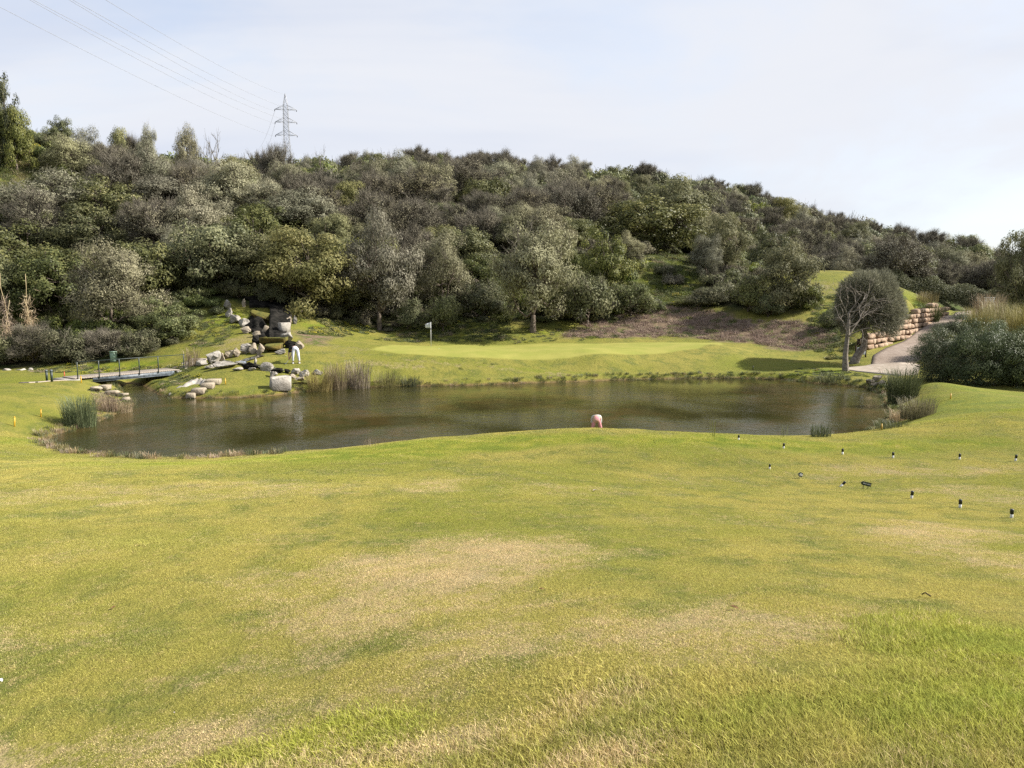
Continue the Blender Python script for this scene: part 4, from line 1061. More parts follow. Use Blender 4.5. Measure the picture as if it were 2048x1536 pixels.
for i, (px, py, w, h, lb) in enumerate([(12, 743, 24, 12, 'grey flat boulder farthest from the bollards at the shade edge'), (38, 744, 26, 13, 'grey boulder in the middle of the three by the dry canes'), (62, 742, 22, 12, 'grey boulder of the three nearest the bollards'), (146, 747, 22, 14, 'pinkish rock behind the first railing post'), (166, 744, 22, 14, 'pale rock between first and second railing post'), (183, 749, 16, 11, 'small pinkish rock low behind the second railing post'), (206, 746, 22, 11, 'flat pale rock between second and third railing post'), (228, 744, 22, 10, 'pale rock below the green utility box'), (246, 747, 16, 8, 'small flat rock behind the third railing post')]):
    rock(px, py, w, h, lb, M_ROCK if i != 3 else M_ROCKB, group='rocks beyond the footbridge', Y=52.5)
for i, (px, py, w, h, lb) in enumerate([(1742, 763, 18, 11, 'pale stone nearest the water by the tall rushes'), (1755, 757, 18, 12, 'pale stone uppermost in the rubble by the rushes'), (1764, 764, 14, 10, 'pale stone touching the tall rushes'), (1750, 768, 14, 8, 'little pale stone at the bottom of the rubble by the rushes')]):
    rock(px, py, w, h, lb, M_ROCKB, group='rubble beside the rushes')
# sloping stone slab by the bridge
def slab(name, pts, thick, mat, label, cat):
    P = np.array(pts); n = len(P); nr = np.cross(P[1] - P[0], P[2] - P[0]); nr = nr / np.linalg.norm(nr); nr *= np.sign(nr[2]) or 1
    g = np.random.default_rng(n + abs(int(P[0, 0] * 10))); G = 14
    u = np.linspace(0, 1, G); uu, vv = np.meshgrid(u, u)
    S = (P[0] * ((1 - uu) * (1 - vv))[..., None] + P[1] * (uu * (1 - vv))[..., None] + P[2] * (uu * vv)[..., None] + P[3] * ((1 - uu) * vv)[..., None])
    S = S + nr * (.16 * vnoise(uu * 4, vv * 3, 1, 3) + .09 * vnoise(uu * 12, vv * 6, 1, 4))[..., None] + g.normal(0, .015, S.shape)
    i0 = np.arange(G * G).reshape(G, G); B = S - nr * thick; o = G * G
    q = [np.stack([i0[:-1, :-1], i0[:-1, 1:], i0[1:, 1:], i0[1:, :-1]], -1).reshape(-1, 4)]
    for e in (i0[:, 0][::-1], i0[:, -1], i0[0], i0[-1][::-1]): q.append(np.stack([e[:-1], e[:-1] + o, e[1:] + o, e[1:]], -1))
    ob = obj(name, mk_mesh(name, np.concatenate([S.reshape(-1, 3), B.reshape(-1, 3)]), [np.concatenate(q)], mat)); return tag(ob, label, cat)
slab('stone_slab', [W(338, 789, 43.2), W(374, 796, 42.8), W(414, 762, 45.5), W(392, 755, 47)], .5, M_ROCK, 'long pale sloping rock slab rising from the water beside the stone steps', 'rock')
# cascade: wet slabs with the hollow's shade in their colour, mossy ledge and knob
def lay(px, py, up=.12):
    q = hit(px, py, 45); return q + (0, 0, up)
slab('cascade_slab', [lay(492, 654), lay(533, 692), lay(550, 684), lay(512, 622, .3)], .7, M_ROCKD, 'wet rock slab with shade painted dark, sloping down the west side of the cascade', 'rock')
slab('cascade_slab', [lay(538, 692), lay(572, 672), lay(588, 622, .35), lay(540, 610, .3)], .7, M_ROCKD, 'wet rock chute with shade painted dark on the east side of the cascade', 'rock')
slab('cascade_slab', [lay(500, 618, .3), lay(588, 622, .3), W(580, 596, 67), W(498, 592, 67)], .7, M_ROCKD, 'rock face with shade painted dark at the head of the cascade', 'rock')
H('shrub', 545, 606, 566, 60, 'shaded bush hanging over the head of the cascade', Y=66.5, var=1)
H('shrub', 598, 655, 606, 46, 'small bush in the shade under the drooping tree', Y=66, var=2)
H('shrub', 480, 610, 572, 50, 'dark bush behind the topmost upright rock of the cascade', Y=66.5, var=0)
rock(523, 634, 40, 26, 'grass-covered green rock knob in the middle of the cascade', M_ROCKM, group=None, tilt=.2)
block(546, 691, 45, 13, 'mossy golden ledge stone that the cascade spills over', M_ROCKM, 1.4, 0, jit=.06, group=None, lift=.12)
block(545, 703, 32, 11, 'lower mossy ledge stone under the golden one', M_ROCKM, 1.2, .1, jit=.06, group=None, lift=.08)
block(530, 668, 9, 17, 'narrow tilted slab stone in the dark cascade pool', M_ROCKB, .3, .3, ry=.5, group=None)
slab('outlet_slab', [W(578, 767, 46), W(620, 766, 46), W(622, 757, 47.2), W(578, 757, 47.2)], .22, M_ROCKM, 'flat brown slab bridging the stream outlet into the pond', 'rock')
# stream water between the rock rows
SW = [(525, 716, 51.6), (512, 720, 51.2), (480, 730, 50.2), (520, 740, 48.6), (565, 746, 47.8)]
sp_ = np.array([W(*q) for q in SW]); 
tq = np.linspace(0, len(sp_) - 1, 40); sp2 = np.stack([np.interp(tq, np.arange(len(sp_)), sp_[:, a]) for a in range(3)], 1)
sp2[:, 2] = terr(sp2[:, 0], sp2[:, 1]) + .05; 
dq = unit(np.gradient(sp2, axis=0) * (1, 1, 0)); nq = np.stack([-dq[:, 1], dq[:, 0], dq[:, 2] * 0], 1) * .38
V = np.stack([sp2 - nq, sp2 + nq], 1).reshape(-1, 3); k = np.arange(39) * 2
tag(obj('stream_water', mk_mesh('stream_water', V, [np.stack([k, k + 1, k + 3, k + 2], 1)], M_WATER)), kind='structure')

# ------------------------------------------------------------------ stone retaining wall
M_WALL = rock_mat('pink_sandstone', (.25, .165, .11), (.33, .25, .175), (.12, .078, .052))
M_EARTH = worn('packed_earth', (.035, .022, .014), (.07, .05, .03), 4, .95, .1)
wb = [W(1731, 693, 60), W(1770, 686, 63), W(1808, 675, 66), W(1848, 655, 71), W(1872, 643, 74), W(1893, 632, 77.5)]
wt = [.85, 1.2, 1.6, 2.05, 1.65, 1.0]
wb = np.array(wb); cum = np.concatenate([[0], np.cumsum(np.hypot(*(np.diff(wb[:, :2], axis=0).T)))]); Lw = cum[-1]
wall = empty('retaining_wall', (*wb[0][:2], wb[0][2]), 'pinkish sandstone block retaining wall along the cart path', 'wall')
mb = MB(); core = MB(); course = 0; zc = .0
def wpos(s): return np.array([np.interp(s, cum, wb[:, a]) for a in range(3)])
ztop = lambda s: wpos(s)[2] + np.interp(s, cum, wt)
zlo = wb[:, 2].min() - .3; zz = zlo; k = 0
while zz < 6.2:
    hc = rnd.uniform(.38, .48); s = rnd.uniform(-.4, 0)
    while s < Lw:
        bl = rnd.uniform(.6, 1.3); sm = s + bl / 2; s += bl + .04
        if sm < 0 or sm > Lw: continue
        p = wpos(sm); q = wpos(min(sm + .2, Lw)); r_ = wpos(max(sm - .2, 0)); ang = math.atan2(q[1] - r_[1], q[0] - r_[0])
        if zz + hc * .6 < p[2] - .15 or zz + hc * .7 > ztop(sm): continue
        back = np.array((-math.sin(ang), math.cos(ang), 0)) * ((zz - p[2]) * .13 + rnd.uniform(-.07, .07))
        mb.box(np.array((p[0], p[1], zz + hc / 2)) + back - np.array(wall.location), (bl, .6, hc - rnd.uniform(.03, .09)), ang + rnd.uniform(-.06, .06), .07, .03, 0, rnd.uniform(-.03, .03))
    zz += hc
for i in range(len(wb) - 1):
    n_ = 6
    for j in range(n_):
        sm = cum[i] + (cum[i + 1] - cum[i]) * (j + .5) / n_; p = wpos(sm); q = wpos(min(sm + .2, Lw)); r_ = wpos(max(sm - .2, 0)); ang = math.atan2(q[1] - r_[1], q[0] - r_[0])
        hh = ztop(sm) - p[2] - .12
        core.box(np.array((p[0] - math.sin(ang) * .42, p[1] + math.cos(ang) * .42, p[2] + hh / 2 - .2)) - np.array(wall.location), ((cum[i + 1] - cum[i]) / n_ + .05, .5, hh), ang, 0)
mb.build('stone_blocks', M_WALL, wall); core.build('backing', M_EARTH, wall)

# ------------------------------------------------------------------ footbridge, bollards, utility box
M_DKGREEN = worn('dark_green_paint', (.012, .022, .018), (.025, .038, .032), 12, .45, .4, bump=.1)
M_STEEL = worn('grey_steel_beam', (.05, .06, .07), (.12, .14, .16), 5, .5, .4, bump=.2)
M_DECK = worn('weathered_planks', (.22, .185, .15), (.30, .26, .215), 6, .85, .2, bump=.4)
A = W(150, 758, 44.6); B = W(356, 741, 49.6); zb = (A[2] + B[2]) / 2 + .02
bv = np.array((B[0] - A[0], B[1] - A[1])); BL = np.hypot(*bv); ba = math.atan2(bv[1], bv[0])
br = empty('footbridge', (A[0], A[1], zb), 'narrow flat footbridge with thin green railing over the pond inlet', 'bridge', rz=ba)
mb = MB(); x = 0
while x < BL: mb.box((x + .07, .85, 0), (.13, 1.7, .05), 0, .008); x += .14
mb.build('deck', M_DECK, br)
for yy_ in (.03, 1.67):
    m2 = MB(); m2.box((BL * .56, yy_, -.155), (BL * .8, .06, .24)); m2.box((BL * .56, yy_, -.03 - .245), (BL * .8, .14, .025)); m2.build('beam', M_STEEL, br)
posts = np.linspace(.15, BL - .1, 6); posts = np.append(posts[:-1], posts[-1] + .5)
for px_ in posts:
    p_ = MB(); p_.box((px_, -.03, .44), (.055, .05, 1.05), 0, .006); p_.build('railing_post', M_DKGREEN, br)
h_ = MB(); h_.tube([(posts[0] - .1, -.03, .975), (BL * .5, -.03, .975), (posts[-1] + .1, -.03, .975)], .024, 6); h_.build('handrail', M_DKGREEN, br)
ab = MB(); ab.box((-.1, .85, -.35), (.7, 2.0, .62), 0, .03); ab.box((BL + .2, .85, -.35), (.6, 2.0, .62), 0, .03); ab.build('abutment', M_ROCK, br)
q0 = A[:2]; nb = np.array((-math.sin(ba), math.cos(ba))) * 1.7; tb = np.array((math.cos(ba), math.sin(ba)))
ribbon('bridge_path', [(q0 - tb * .1 + nb * 0, q0 - tb * .1 + nb), (q0 - tb * 1.2, q0 - tb * 1.2 + nb), (q0 - tb * 2.5 - nb * .1, q0 - tb * 2.4 + nb * .9)], M_PATH2, .05)
q1 = B[:2]
ribbon('bridge_path', [(q1 + tb * .5, q1 + tb * .5 + nb), (q1 + tb * 2.5 + nb * .3, q1 + tb * 2.2 + nb * 1.2)], M_PATH2, .04)
for i, (px, pb, lb) in enumerate([(94, 762, 'black bollard on the far edge of the bridge approach'), (104, 763.5, 'black bollard on the near edge of the bridge approach')]):
    p = hit(px, pb, 36); o = empty('bollard', p, lb, 'bollard', 'bollards at the bridge approach')
    b_ = MB(); b_.tube([(0, 0, -.1), (0, 0, .6)], .065, 12); b_.build('post', M_DKGREEN, o)
    b_ = MB(); b_.tube([(0, 0, .602), (0, 0, .64), (0, 0, .68)], [.072, .07, .04], 12); b_.build('cap', M_STEEL, o)
M_UBOX = worn('pale_green_plastic', (.20, .30, .22), (.26, .36, .28), 4, .5, .4, bump=.1)
p = W(228, 729, 54); p[2] = T(p[0], p[1]); o = empty('utility_box', p, 'pale green utility box behind the footbridge railing', 'utility box', rz=-.35)
b_ = MB(); b_.box((0, 0, .30), (.36, .32, .64), 0, .02); b_.build('body', M_UBOX, o)
b_ = MB(); b_.box((0, 0, .655), (.42, .38, .07), 0, .02); b_.build('lid', M_UBOX, o)
b_ = MB(); b_.box((0, -.166, .3), (.28, .012, .5), 0, .004); b_.build('door', M_UBOX, o)

# ------------------------------------------------------------------ stakes, pegs, signs, flag
M_YEL = worn('yellow_paint', (.42, .24, .012), (.52, .31, .02), 10, .5, .4, bump=.1)
M_RED = worn('red_paint', (.35, .05, .02), (.45, .08, .03), 10, .5, .4, bump=.1)
M_WHT = worn('white_paint', (.50, .50, .48), (.60, .60, .58), 10, .5, .4, bump=.1)
M_BLK = worn('black_paint', (.010, .012, .011), (.022, .026, .024), 10, .45, .4, bump=.1)
def stake(px, pb, pt, mat, lb, name='yellow_stake', lean=0.0, grp='yellow hazard stakes round the pond', Y=None):
    p = hit(px, pb, 22) if Y is None else np.array(W(px, pb, Y)); h = (pb - pt) * p[1] / F
    mb = MB(); mb.tube([(0, 0, -.1), (0, 0, h * .9)], .028, 8); mb.tube([(0, 0, h * .9), (0, 0, h)], [.028, .014], 8)
    o = mb.build(name, mat, loc=p); o.rotation_euler = (0, lean, 0); tag(o, lb, 'stake', grp)
stake(29, 853, 832, M_YEL, 'yellow stake on the lawn, the one farthest from the footbridge', lean=.08)
stake(82, 834, 817, M_YEL, 'yellow stake beside the pale sedge clump', lean=.06)
stake(163, 766, 751, M_YEL, 'yellow stake just before the first railing post of the bridge', lean=-.05)
stake(451, 769, 756, M_YEL, 'yellow stake on the lawn by the stone steps')
stake(1763, 860, 847, M_YEL, 'yellow stake where the near bank meets the reedy shore')
stake(1901, 798, 786, M_YEL, 'yellow stake on the bright lawn beyond the brown grass')
stake(129, 754, 743, M_RED, 'short orange-red stake between bollards and railing', 'red_stake', grp=None)
stake(1506, 740, 731, M_BLK, 'thin dark stick on the bank behind the pond', 'marker_stick', grp=None)
PG = [(1477, 880, 10, 'half-black half-white peg nearest the crest above the pond'), (1567, 897, 11, 'black-topped peg, second along the upper row'), (1685, 909, 12, 'black-topped peg, third along the upper row'), (1786, 916, 12, 'black-topped peg, fourth along the upper row'), (1919, 919, 12, 'black-topped peg, fifth along the upper row'), (2031, 922, 13, 'black-topped peg at the end of the upper row by the frame edge'),
      (1539, 938, 10, 'short black-topped peg alone above the two-line sign'), (1681, 973, 14, 'black-topped peg leaning over between the two signs'), (1823, 997, 16, 'black-topped peg beyond the arrow sign, first of the lower row'), (1920, 1016, 18, 'black-topped peg in the middle of the lower row'), (2023, 1036, 19, 'black-topped peg at the lower row end, largest of all')]
for px, pb, h_px, lb in PG:
    p = hit(px, pb, 6); h = h_px * p[1] / F; r = h * .19
    o = empty('peg', p, lb, 'peg', 'black and white pegs on the lawn', rz=rnd.uniform(0, 3))
    if 'leaning' in lb: o.rotation_euler = (0, .75, 0)
    elif rnd.random() < .6: o.rotation_euler = (rnd.uniform(-.06, .06), rnd.uniform(-.07, .07), 0)
    b_ = MB(); b_.tube([(0, 0, -.05), (0, 0, h * .5)], r * .82, 10); b_.build('white_base', M_WHT, o)
    b_ = MB(); b_.tube([(0, 0, h * .48), (0, 0, h * .95), (0, 0, h)], [r, r, r * .8], 10); b_.build('black_cap', M_BLK, o)
def text_mesh(body, size):
    cu = bpy.data.curves.new('lettering', 'FONT'); cu.body = body; cu.size = size; cu.align_x = 'CENTER'; cu.align_y = 'CENTER'; cu.extrude = .002; cu.space_line = .85; cu.offset = size * .02
    t = bpy.data.objects.new('lettering_tmp', cu); me = bpy.data.meshes.new_from_object(t); bpy.data.objects.remove(t); me.name = 'lettering'; me.materials.append(M_WHT); return me
M_SIGN = worn('dark_green_sign', (.012, .022, .016), (.022, .034, .026), 12, .45, .4, bump=.08)
def arrow_sign(px, pb, top, wpx, hpx, lb, text, rz, ry, tsize):
    p = hit(px, pb, 6); s = p[1] / F; w, h = wpx * s, hpx * s; zc = (pb - top) * s - h / 2
    o = empty('arrow_sign', p, lb, 'sign', None, rz)
    # arrow-shaped board pointing to -x
    out = np.array([(-w / 2, 0), (-w / 2 + h * .55, h / 2), (w / 2, h / 2), (w / 2, -h / 2), (-w / 2 + h * .55, -h / 2)])
    V = np.concatenate([np.stack([out[:, 0], np.full(5, y_), out[:, 1]], 1) for y_ in (-.009, .009)])
    R = np.array(Matrix.Rotation(ry, 3, 'Y')); V = V @ R.T + (0, 0, zc)
    bm = bmesh.new(); vs = [bm.verts.new(v) for v in V]; bm.faces.new(vs[:5]); bm.faces.new(vs[5:][::-1])
    for i in range(5): bm.faces.new((vs[(i + 1) % 5], vs[i], vs[i + 5], vs[(i + 1) % 5 + 5]))
    bmesh.ops.recalc_face_normals(bm, faces=bm.faces[:])
    me = bpy.data.meshes.new('board'); bm.to_mesh(me); bm.free(); me.materials.append(M_SIGN); b = obj('board', me, o)
    t = obj('lettering', text_mesh(text, tsize * s), b); t.matrix_local = Matrix.Translation((h * .2, -.0125, zc - h * .2 * math.sin(ry))) @ Matrix.Rotation(ry, 4, 'Y') @ Matrix.Rotation(PI / 2, 4, 'X')
    for q in ((-w * .12,) if wpx < 15 else (-w * .2, w * .25)):
        k_ = MB(); k_.tube([(q, .014, -.06), (q, .014, zc - q * math.sin(ry) + h * .2)], .007, 6); k_.build('spike', M_BLK, o)
arrow_sign(1600, 957, 944, 13, 9, 'small dark two-line arrow sign stuck in the lawn', 'GOLF\nCARTS', .45, .35, 2.7)
arrow_sign(1731, 978, 963, 23.5, 8, 'wider dark arrow sign pointing towards the pond with one line of white letters', 'GOLF CARTS', .1, .26, 2.9)
# flag
p = hit(862, 693.5, 45); s = p[1] / F; o = empty('flagstick', p, 'white flag on a thin pole standing in the putting green', 'flag')
b_ = MB(); b_.tube([(0, 0, -.1), (0, 0, 49 * s)], .022, 8); b_.build('pole', M_WHT, o)
M_FLAG = NT('white_flag_cloth'); _d = M_FLAG.n('ShaderNodeBsdfDiffuse', i={'Color': (.62, .64, .68, 1)}); _t = M_FLAG.n('ShaderNodeBsdfTranslucent', i={'Color': (.62, .64, .68, 1)}); M_FLAG = M_FLAG.out(M_FLAG.n('ShaderNodeMixShader', i={0: .4, 1: _d.outputs[0], 2: _t.outputs[0]}).outputs[0])
G = 9; u, v = np.meshgrid(np.linspace(0, 1, G), np.linspace(0, 1, 6))
fx = -u * 10.5 * s; fz = (48.5 - 11 * v - u * (3.2 - 3.5 * v) ) * s; fy = .05 * np.sin(u * 6 + v * 2) * u
V = np.stack([fx - .02, fy, fz], -1).reshape(-1, 3); i0 = np.arange(G * 6).reshape(6, G)
fl = obj('flag', mk_mesh('flag', V, [np.stack([i0[:-1, :-1], i0[:-1, 1:], i0[1:, 1:], i0[1:, :-1]], -1).reshape(-1, 4)], M_FLAG, smooth_=True), o)
sm_ = fl.modifiers.new('thickness', 'SOLIDIFY'); sm_.thickness = .004
b_ = MB(); b_.tube([(0, 0, 35 * s), (0, 0, 37 * s)], .05, 8); b_.build('clip', M_BLK, o)
def ball(px, py, lb):
    p = hit(px, py, 40); bm = bmesh.new(); bmesh.ops.create_icosphere(bm, subdivisions=3, radius=.0215)
    me = bpy.data.meshes.new('golf_ball'); bm.to_mesh(me); bm.free(); me.materials.append(M_WHT); oo = obj('golf_ball', me, loc=(p[0], p[1], p[2] + .021)); tag(oo, lb, 'golf ball')
ball(878, 697.5, 'white golf ball lying on the putting green by the flagstick'); ball(572, 712.5, 'white golf ball in the grass just behind the golfer')
# information board by the leaning trunk
M_WOOD = worn('dark_post_wood', (.035, .022, .015), (.07, .045, .03), 8, .8, .2); M_BOARD = worn('pale_blue_board', (.42, .47, .52), (.50, .54, .58), 6, .5, .4, bump=.05)
p = W(1721, 712, 57.5); p[2] = T(p[0], p[1]); s = p[1] / F; o = empty('notice_board', p, 'pale notice board on two dark posts behind the leaning trunk', 'board', rz=.15)
for q in (-11, 11): b_ = MB(); b_.box((q * s, 0, 12 * s), (.09, .09, 28 * s), 0, .01); b_.build('post', M_WOOD, o)
b_ = MB(); b_.box((0, -.02, 14 * s), (19.5 * s, .03, 15 * s), 0, .006); b_.build('panel', M_BOARD, o)
# small white cabinet among the tall canes
p = W(1978, 612, 84); p[2] = T(p[0], p[1]); zt = W(1978, 596, 84)[2]; o = empty('white_cabinet', p, 'small white cabinet half hidden by the tall canes', 'cabinet', rz=-.4)
b_ = MB(); b_.box((0, 0, (zt - p[2]) / 2), (.85, .6, zt - p[2]), 0, .03); b_.build('body', M_WHT, o)
b_ = MB(); b_.box((0, 0, zt - p[2] + .04), (.97, .72, .07), 0, .02); b_.build('lid', M_WHT, o)
# bits lying on the lawn
M_LEAF = worn('brown_leaf', (.09, .045, .02), (.16, .09, .04), 20, .8, .2)
def dead_leaf(px, py, w, lb, mat=M_LEAF, name='dead_leaf'):
    p = hit(px, py, 3); s = p[1] / F * w; V = [(0, -.5, .02), (.18, -.2, .12), (.2, .2, .2), (0, .5, .1), (-.2, .2, .22), (-.16, -.2, .1), (0, 0, .03)]
    tag(obj(name, mk_mesh(name, np.array(V) * s * 1.3, [np.array([(6, i, (i + 1) % 6) for i in range(6)])], mat), loc=(p[0], p[1], p[2] + .02)), lb, 'leaf').rotation_euler = (0, 0, rnd.uniform(0, 6))
dead_leaf(1469, 1220, 16, 'curled brown leaf on the dry grass'); dead_leaf(1083, 1182, 10, 'small brown leaf in the middle of the dry patch'); dead_leaf(1190, 983, 10, 'pale leaf on the lawn above the dry patch', M_DECK); dead_leaf(227, 1219, 11, 'dark leaf on the lawn towards the pond side corner'); dead_leaf(3, 1365, 12, 'white scrap at the frame edge', M_WHT, 'paper_scrap'); dead_leaf(349, 1430, 7, 'tiny pale leaf near the dark green grass streak', M_DECK)
def twig_(px0, py0, px1, py1, lb):
    a, b = hit(px0, py0, 3), hit(px1, py1, 3); mb = MB(); m_ = (a + b) / 2 + (0, .02, .02); mb.tube([a + (0, 0, .022), m_ + (0, 0, .02), b + (0, 0, .026)], .006, 5)
    tag(mb.build('twig', M_WOOD), lb, 'twig')
twig_(1844, 1193, 1861, 1198, 'dark twig lying on the smooth lawn'); twig_(655, 962, 664, 964, 'short dark twig on the lawn below the crest')

# ------------------------------------------------------------------ pylon and lines
M_GALV = worn('galvanised_steel', (.28, .29, .31), (.38, .39, .42), 3, .5, .4, .2, bump=.05)
PY = 250.0; pt = W(570, 187, PY); pm = PY / F
pz = T(pt[0], pt[1]); py_ = empty('pylon', (pt[0], pt[1], pz), 'tall steel lattice electricity pylon behind the wooded ridge', 'pylon', rz=.12)
Hh = pt[2] - pz
def prof(z):  # half width of the mast at a depth below the tip
    d = (Hh - z) / pm
    return pm * float(np.interp(d, [0, 12, 22, 82, 135, 300], [.3, 2.2, 4.0, 5.0, 8.6, 21]))
lv = [Hh - d * pm for d in (2, 12, 22, 30, 38, 46, 54, 62, 70, 78, 92, 108, 126, 150, 185, 230)]; lv = [z for z in lv if z > 1] + [-.5]
mb = MB(); cs = ((-1, -1), (1, -1), (1, 1), (-1, 1))
for cx, cy in cs: mb.tube([(cx * prof(z), cy * prof(z), z) for z in [Hh] + lv], .065, 4)
for z0, z1 in zip(lv[:-1], lv[1:]):
    a, b = prof(z0), prof(z1)
    for i in range(4):
        (x0, y0), (x1, y1) = cs[i], cs[(i + 1) % 4]
        mb.tube([(x0 * a, y0 * a, z0), (x1 * b, y1 * b, z1)], .034, 3, False); mb.tube([(x1 * a, y1 * a, z0), (x0 * b, y0 * b, z1)], .034, 3, False); mb.tube([(x0 * b, y0 * b, z1), (x1 * b, y1 * b, z1)], .034, 3, False)
mb.build('mast', M_GALV, py_)
M_INS = worn('dark_insulator', (.05, .05, .06), (.09, .09, .10), 5, .4, .4); tips = []
for d0 in (30, 53.5, 78):
    z = Hh - d0 * pm; a = prof(z); L = 20.5 * pm
    mb = MB()
    for sx in (-1, 1):
        for sy in (-1, 1):
            mb.tube([(sx * a, sy * a, z), (sx * L, 0, z)], .06, 4); mb.tube([(sx * a, sy * a, z + 8 * pm), (sx * L, 0, z)], .05, 4)
        for f in (.35, .65): mb.tube([(sx * (a + (L - a) * f), 0, z), (sx * (a + (L - a) * f), 0, z + 8 * pm * (1 - f))], .035, 3); mb.tube([(sx * (a + (L - a) * f), 0, z + 8 * pm * (1 - f)), (sx * (a + (L - a) * max(f - .3, 0)), 0, z)], .035, 3)
    mb.build('crossarm', M_GALV, py_)
    for sx in (-1, 1):
        k_ = MB(); k_.tube([(sx * L, 0, z - .05), (sx * L, 0, z - 3.2 * pm)], .13, 6); k_.build('insulator', M_INS, py_); tips.append((sx, d0, sx * L, z - 3.2 * pm))
M_CAB = worn('aluminium_cable', (.24, .245, .26), (.3, .305, .32), 1, .5, .4)
Rz = Matrix.Rotation(.12, 4, 'Z')
def wire(a, px, py, lb, Y1=85., sag=1.1):
    a = np.array(a); b = W(px, py, Y1); d = b - a; e = a + d * 1.55
    t = np.linspace(0, 1.55, 40); P = a + d * t[:, None]; P[:, 2] -= sag * 4 * t * (1 - t)
    mb = MB(); mb.tube(P, .024, 4); tag(mb.build('power_line', M_CAB), lb, 'power line', 'wires running from the pylon')
ends = {(-1, 30): (139, 0, 'upper wire from the near tip of the top crossarm'), (1, 30): (146, 0, 'upper wire from the far tip of the top crossarm'), (-1, 53.5): (60, 0, 'wire from the near tip of the middle crossarm'), (1, 53.5): (67, 0, 'wire from the far tip of the middle crossarm'), (-1, 78): (0, 14, 'lowest wire, from the near tip of the bottom crossarm')}
for sx, d0, x, z in tips:
    if (sx, d0) in ends: wire(py_.matrix_basis @ Vector((x, 0, z)), *ends[(sx, d0)])
wire((pt[0], pt[1], pt[2] - .3), 212, 0, 'thin topmost earth wire from the tip of the pylon')
for sx, d0, x, z in tips[:4:2]:
    a = np.array(py_.matrix_basis @ Vector((x, 0, z))); b = W(515 if d0 == 30 else 528, 300, 420); P = a + (b - a) * np.linspace(0, 1, 12)[:, None]; P[:, 2] -= 8 * np.linspace(0, 1, 12) * (1 - np.linspace(0, 1, 12))
    mb = MB(); mb.tube(P, .03, 4); tag(mb.build('power_line', M_CAB), 'wire dropping steeply from the %s crossarm behind the ridge' % ('top' if d0 == 30 else 'middle'), 'power line', 'wires running from the pylon')

# ------------------------------------------------------------------ reeds, rushes, canes
def clump(px, pb, pt_, wpx, mat, label, n, w=.012, lean=.5, bend=.25, name='reed_clump', cat='reeds', Y=None, group=None, y0=22):
    p = hit(px, pb, y0) if Y is None else np.array(W(px, pb, Y))
    p[2] = max(T(p[0], p[1]), -.15); h = W(px, pt_, p[1])[2] - p[2]; sprd = wpx / F * p[1] / 2
    V, Fc, t = tuft(rnd.randrange(9999), n, h * 1.05, sprd * .75, w, mat, lean, bend)
    V[:, 1] *= .7
    o = obj(name, mk_mesh(name, V, Fc, mat, t), loc=p); return tag(o, label, cat, group)
clump(672, 779, 722, 60, ML['straw'], 'dry tan reed clump, first of two tallest at the pond edge', 420, .016, .3)
clump(716, 777, 716, 66, ML['straw'], 'dry tan reed clump fanning out at the end of the reed bed', 480, .016, .38, .5)
clump(640, 784, 738, 64, ML['reed'], 'green and yellow reeds bending over the stream outlet', 420, .016, .6)
clump(775, 776, 736, 70, ML['reed'], 'lower yellowish reeds following the dry clumps along the shore', 380, .014, .4)
clump(822, 774, 748, 50, ML['rush'], 'short green rushes at the thin end of the reed bed', 260, .014, .4)
clump(160, 851, 790, 84, ML['bluegrass'], 'blue-green sedge clump on the near side of the inlet', 900, .016, .45)
clump(212, 822, 782, 60, ML['straw'], 'straw-coloured grass clump between sedge and driftwood', 420, .013, .5)
clump(238, 824, 796, 70, ML['straw'], 'drooping straw grass on the point by the inlet', 420, .013, .9, .4)
clump(1805, 803, 735, 74, ML['rush'], 'tall dark green rush clump at the end of the pond', 900, .02, .6, .1)
clump(1835, 836, 792, 88, ML['reed'], 'reddish brown grass clump in front of the tall rushes', 800, .013, .5)
clump(1800, 842, 815, 60, ML['straw'], 'low dead grass at the water beneath the brown clump', 420, .012, .6)
clump(1785, 856, 838, 90, ML['rush'], 'low green and brown grass on the shore by the yellow stake', 420, .012, .6)
clump(1640, 874, 844, 56, ML['rush'], 'small rush tuft standing up behind the crest', 240, .012, .3)
clump(1425, 874, 838, 16, ML['weed'], 'few thin green stalks behind the crest', 12, .010, .15)
clump(1570, 874, 842, 22, ML['weed'], 'few tall seed stalks behind the crest by the pegs', 14, .010, .2)
clump(1855, 606, 580, 56, ML['reed'], 'yellow grass tuft on top of the stone wall', 420, .018, .4, y0=60)
clump(1660, 762, 742, 90, ML['rush'], 'dark green rushes on the far shore under the slender trunk', 420, .014, .6)
clump(740, 893, 872, 40, ML['straw'], 'wispy dry grass at the crest', 26, .006, .5)
clump(960, 864, 846, 50, ML['weed'], 'few wispy stems on the crest', 14, .006, .5)
# dry canes on the left
def canes(pts, lb, leafy=True):
    mb = MB(); V = []; Q = []; tt = []; n = 0; g = np.random.default_rng(abs(int(pts[0][0] * 7 + 3)))
    a, b = (W(*q) for q in pts); a = np.array(a); a[2] = T(a[0], a[1]) - .1
    P = a + (b - a) * np.linspace(0, 1, 7)[:, None] + g.normal(0, .05, (7, 3)) * np.linspace(0, 1, 7)[:, None]
    mb.tube(P, np.linspace(.045, .018, 7), 6)
    o = mb.build('dry_cane', M_CANE); tag(o, lb, 'cane', 'dry canes by the footbridge')
    if leafy:
        k = 260; c_ = P[2] + (P[5] - P[2]) * g.uniform(0, .75, k)[:, None] + g.normal(0, .22, (k, 3)); ax = unit(rdir(g, k) - (0, 0, .9))
        v, q = leaf_quads(c_, rdir(g, k), ax, .55 * g.uniform(.5, 1.2, k), .03); obj('leaves', mk_mesh('leaves', v, [q], ML['straw'], np.repeat(g.uniform(.2, 1, k), 4)), o)
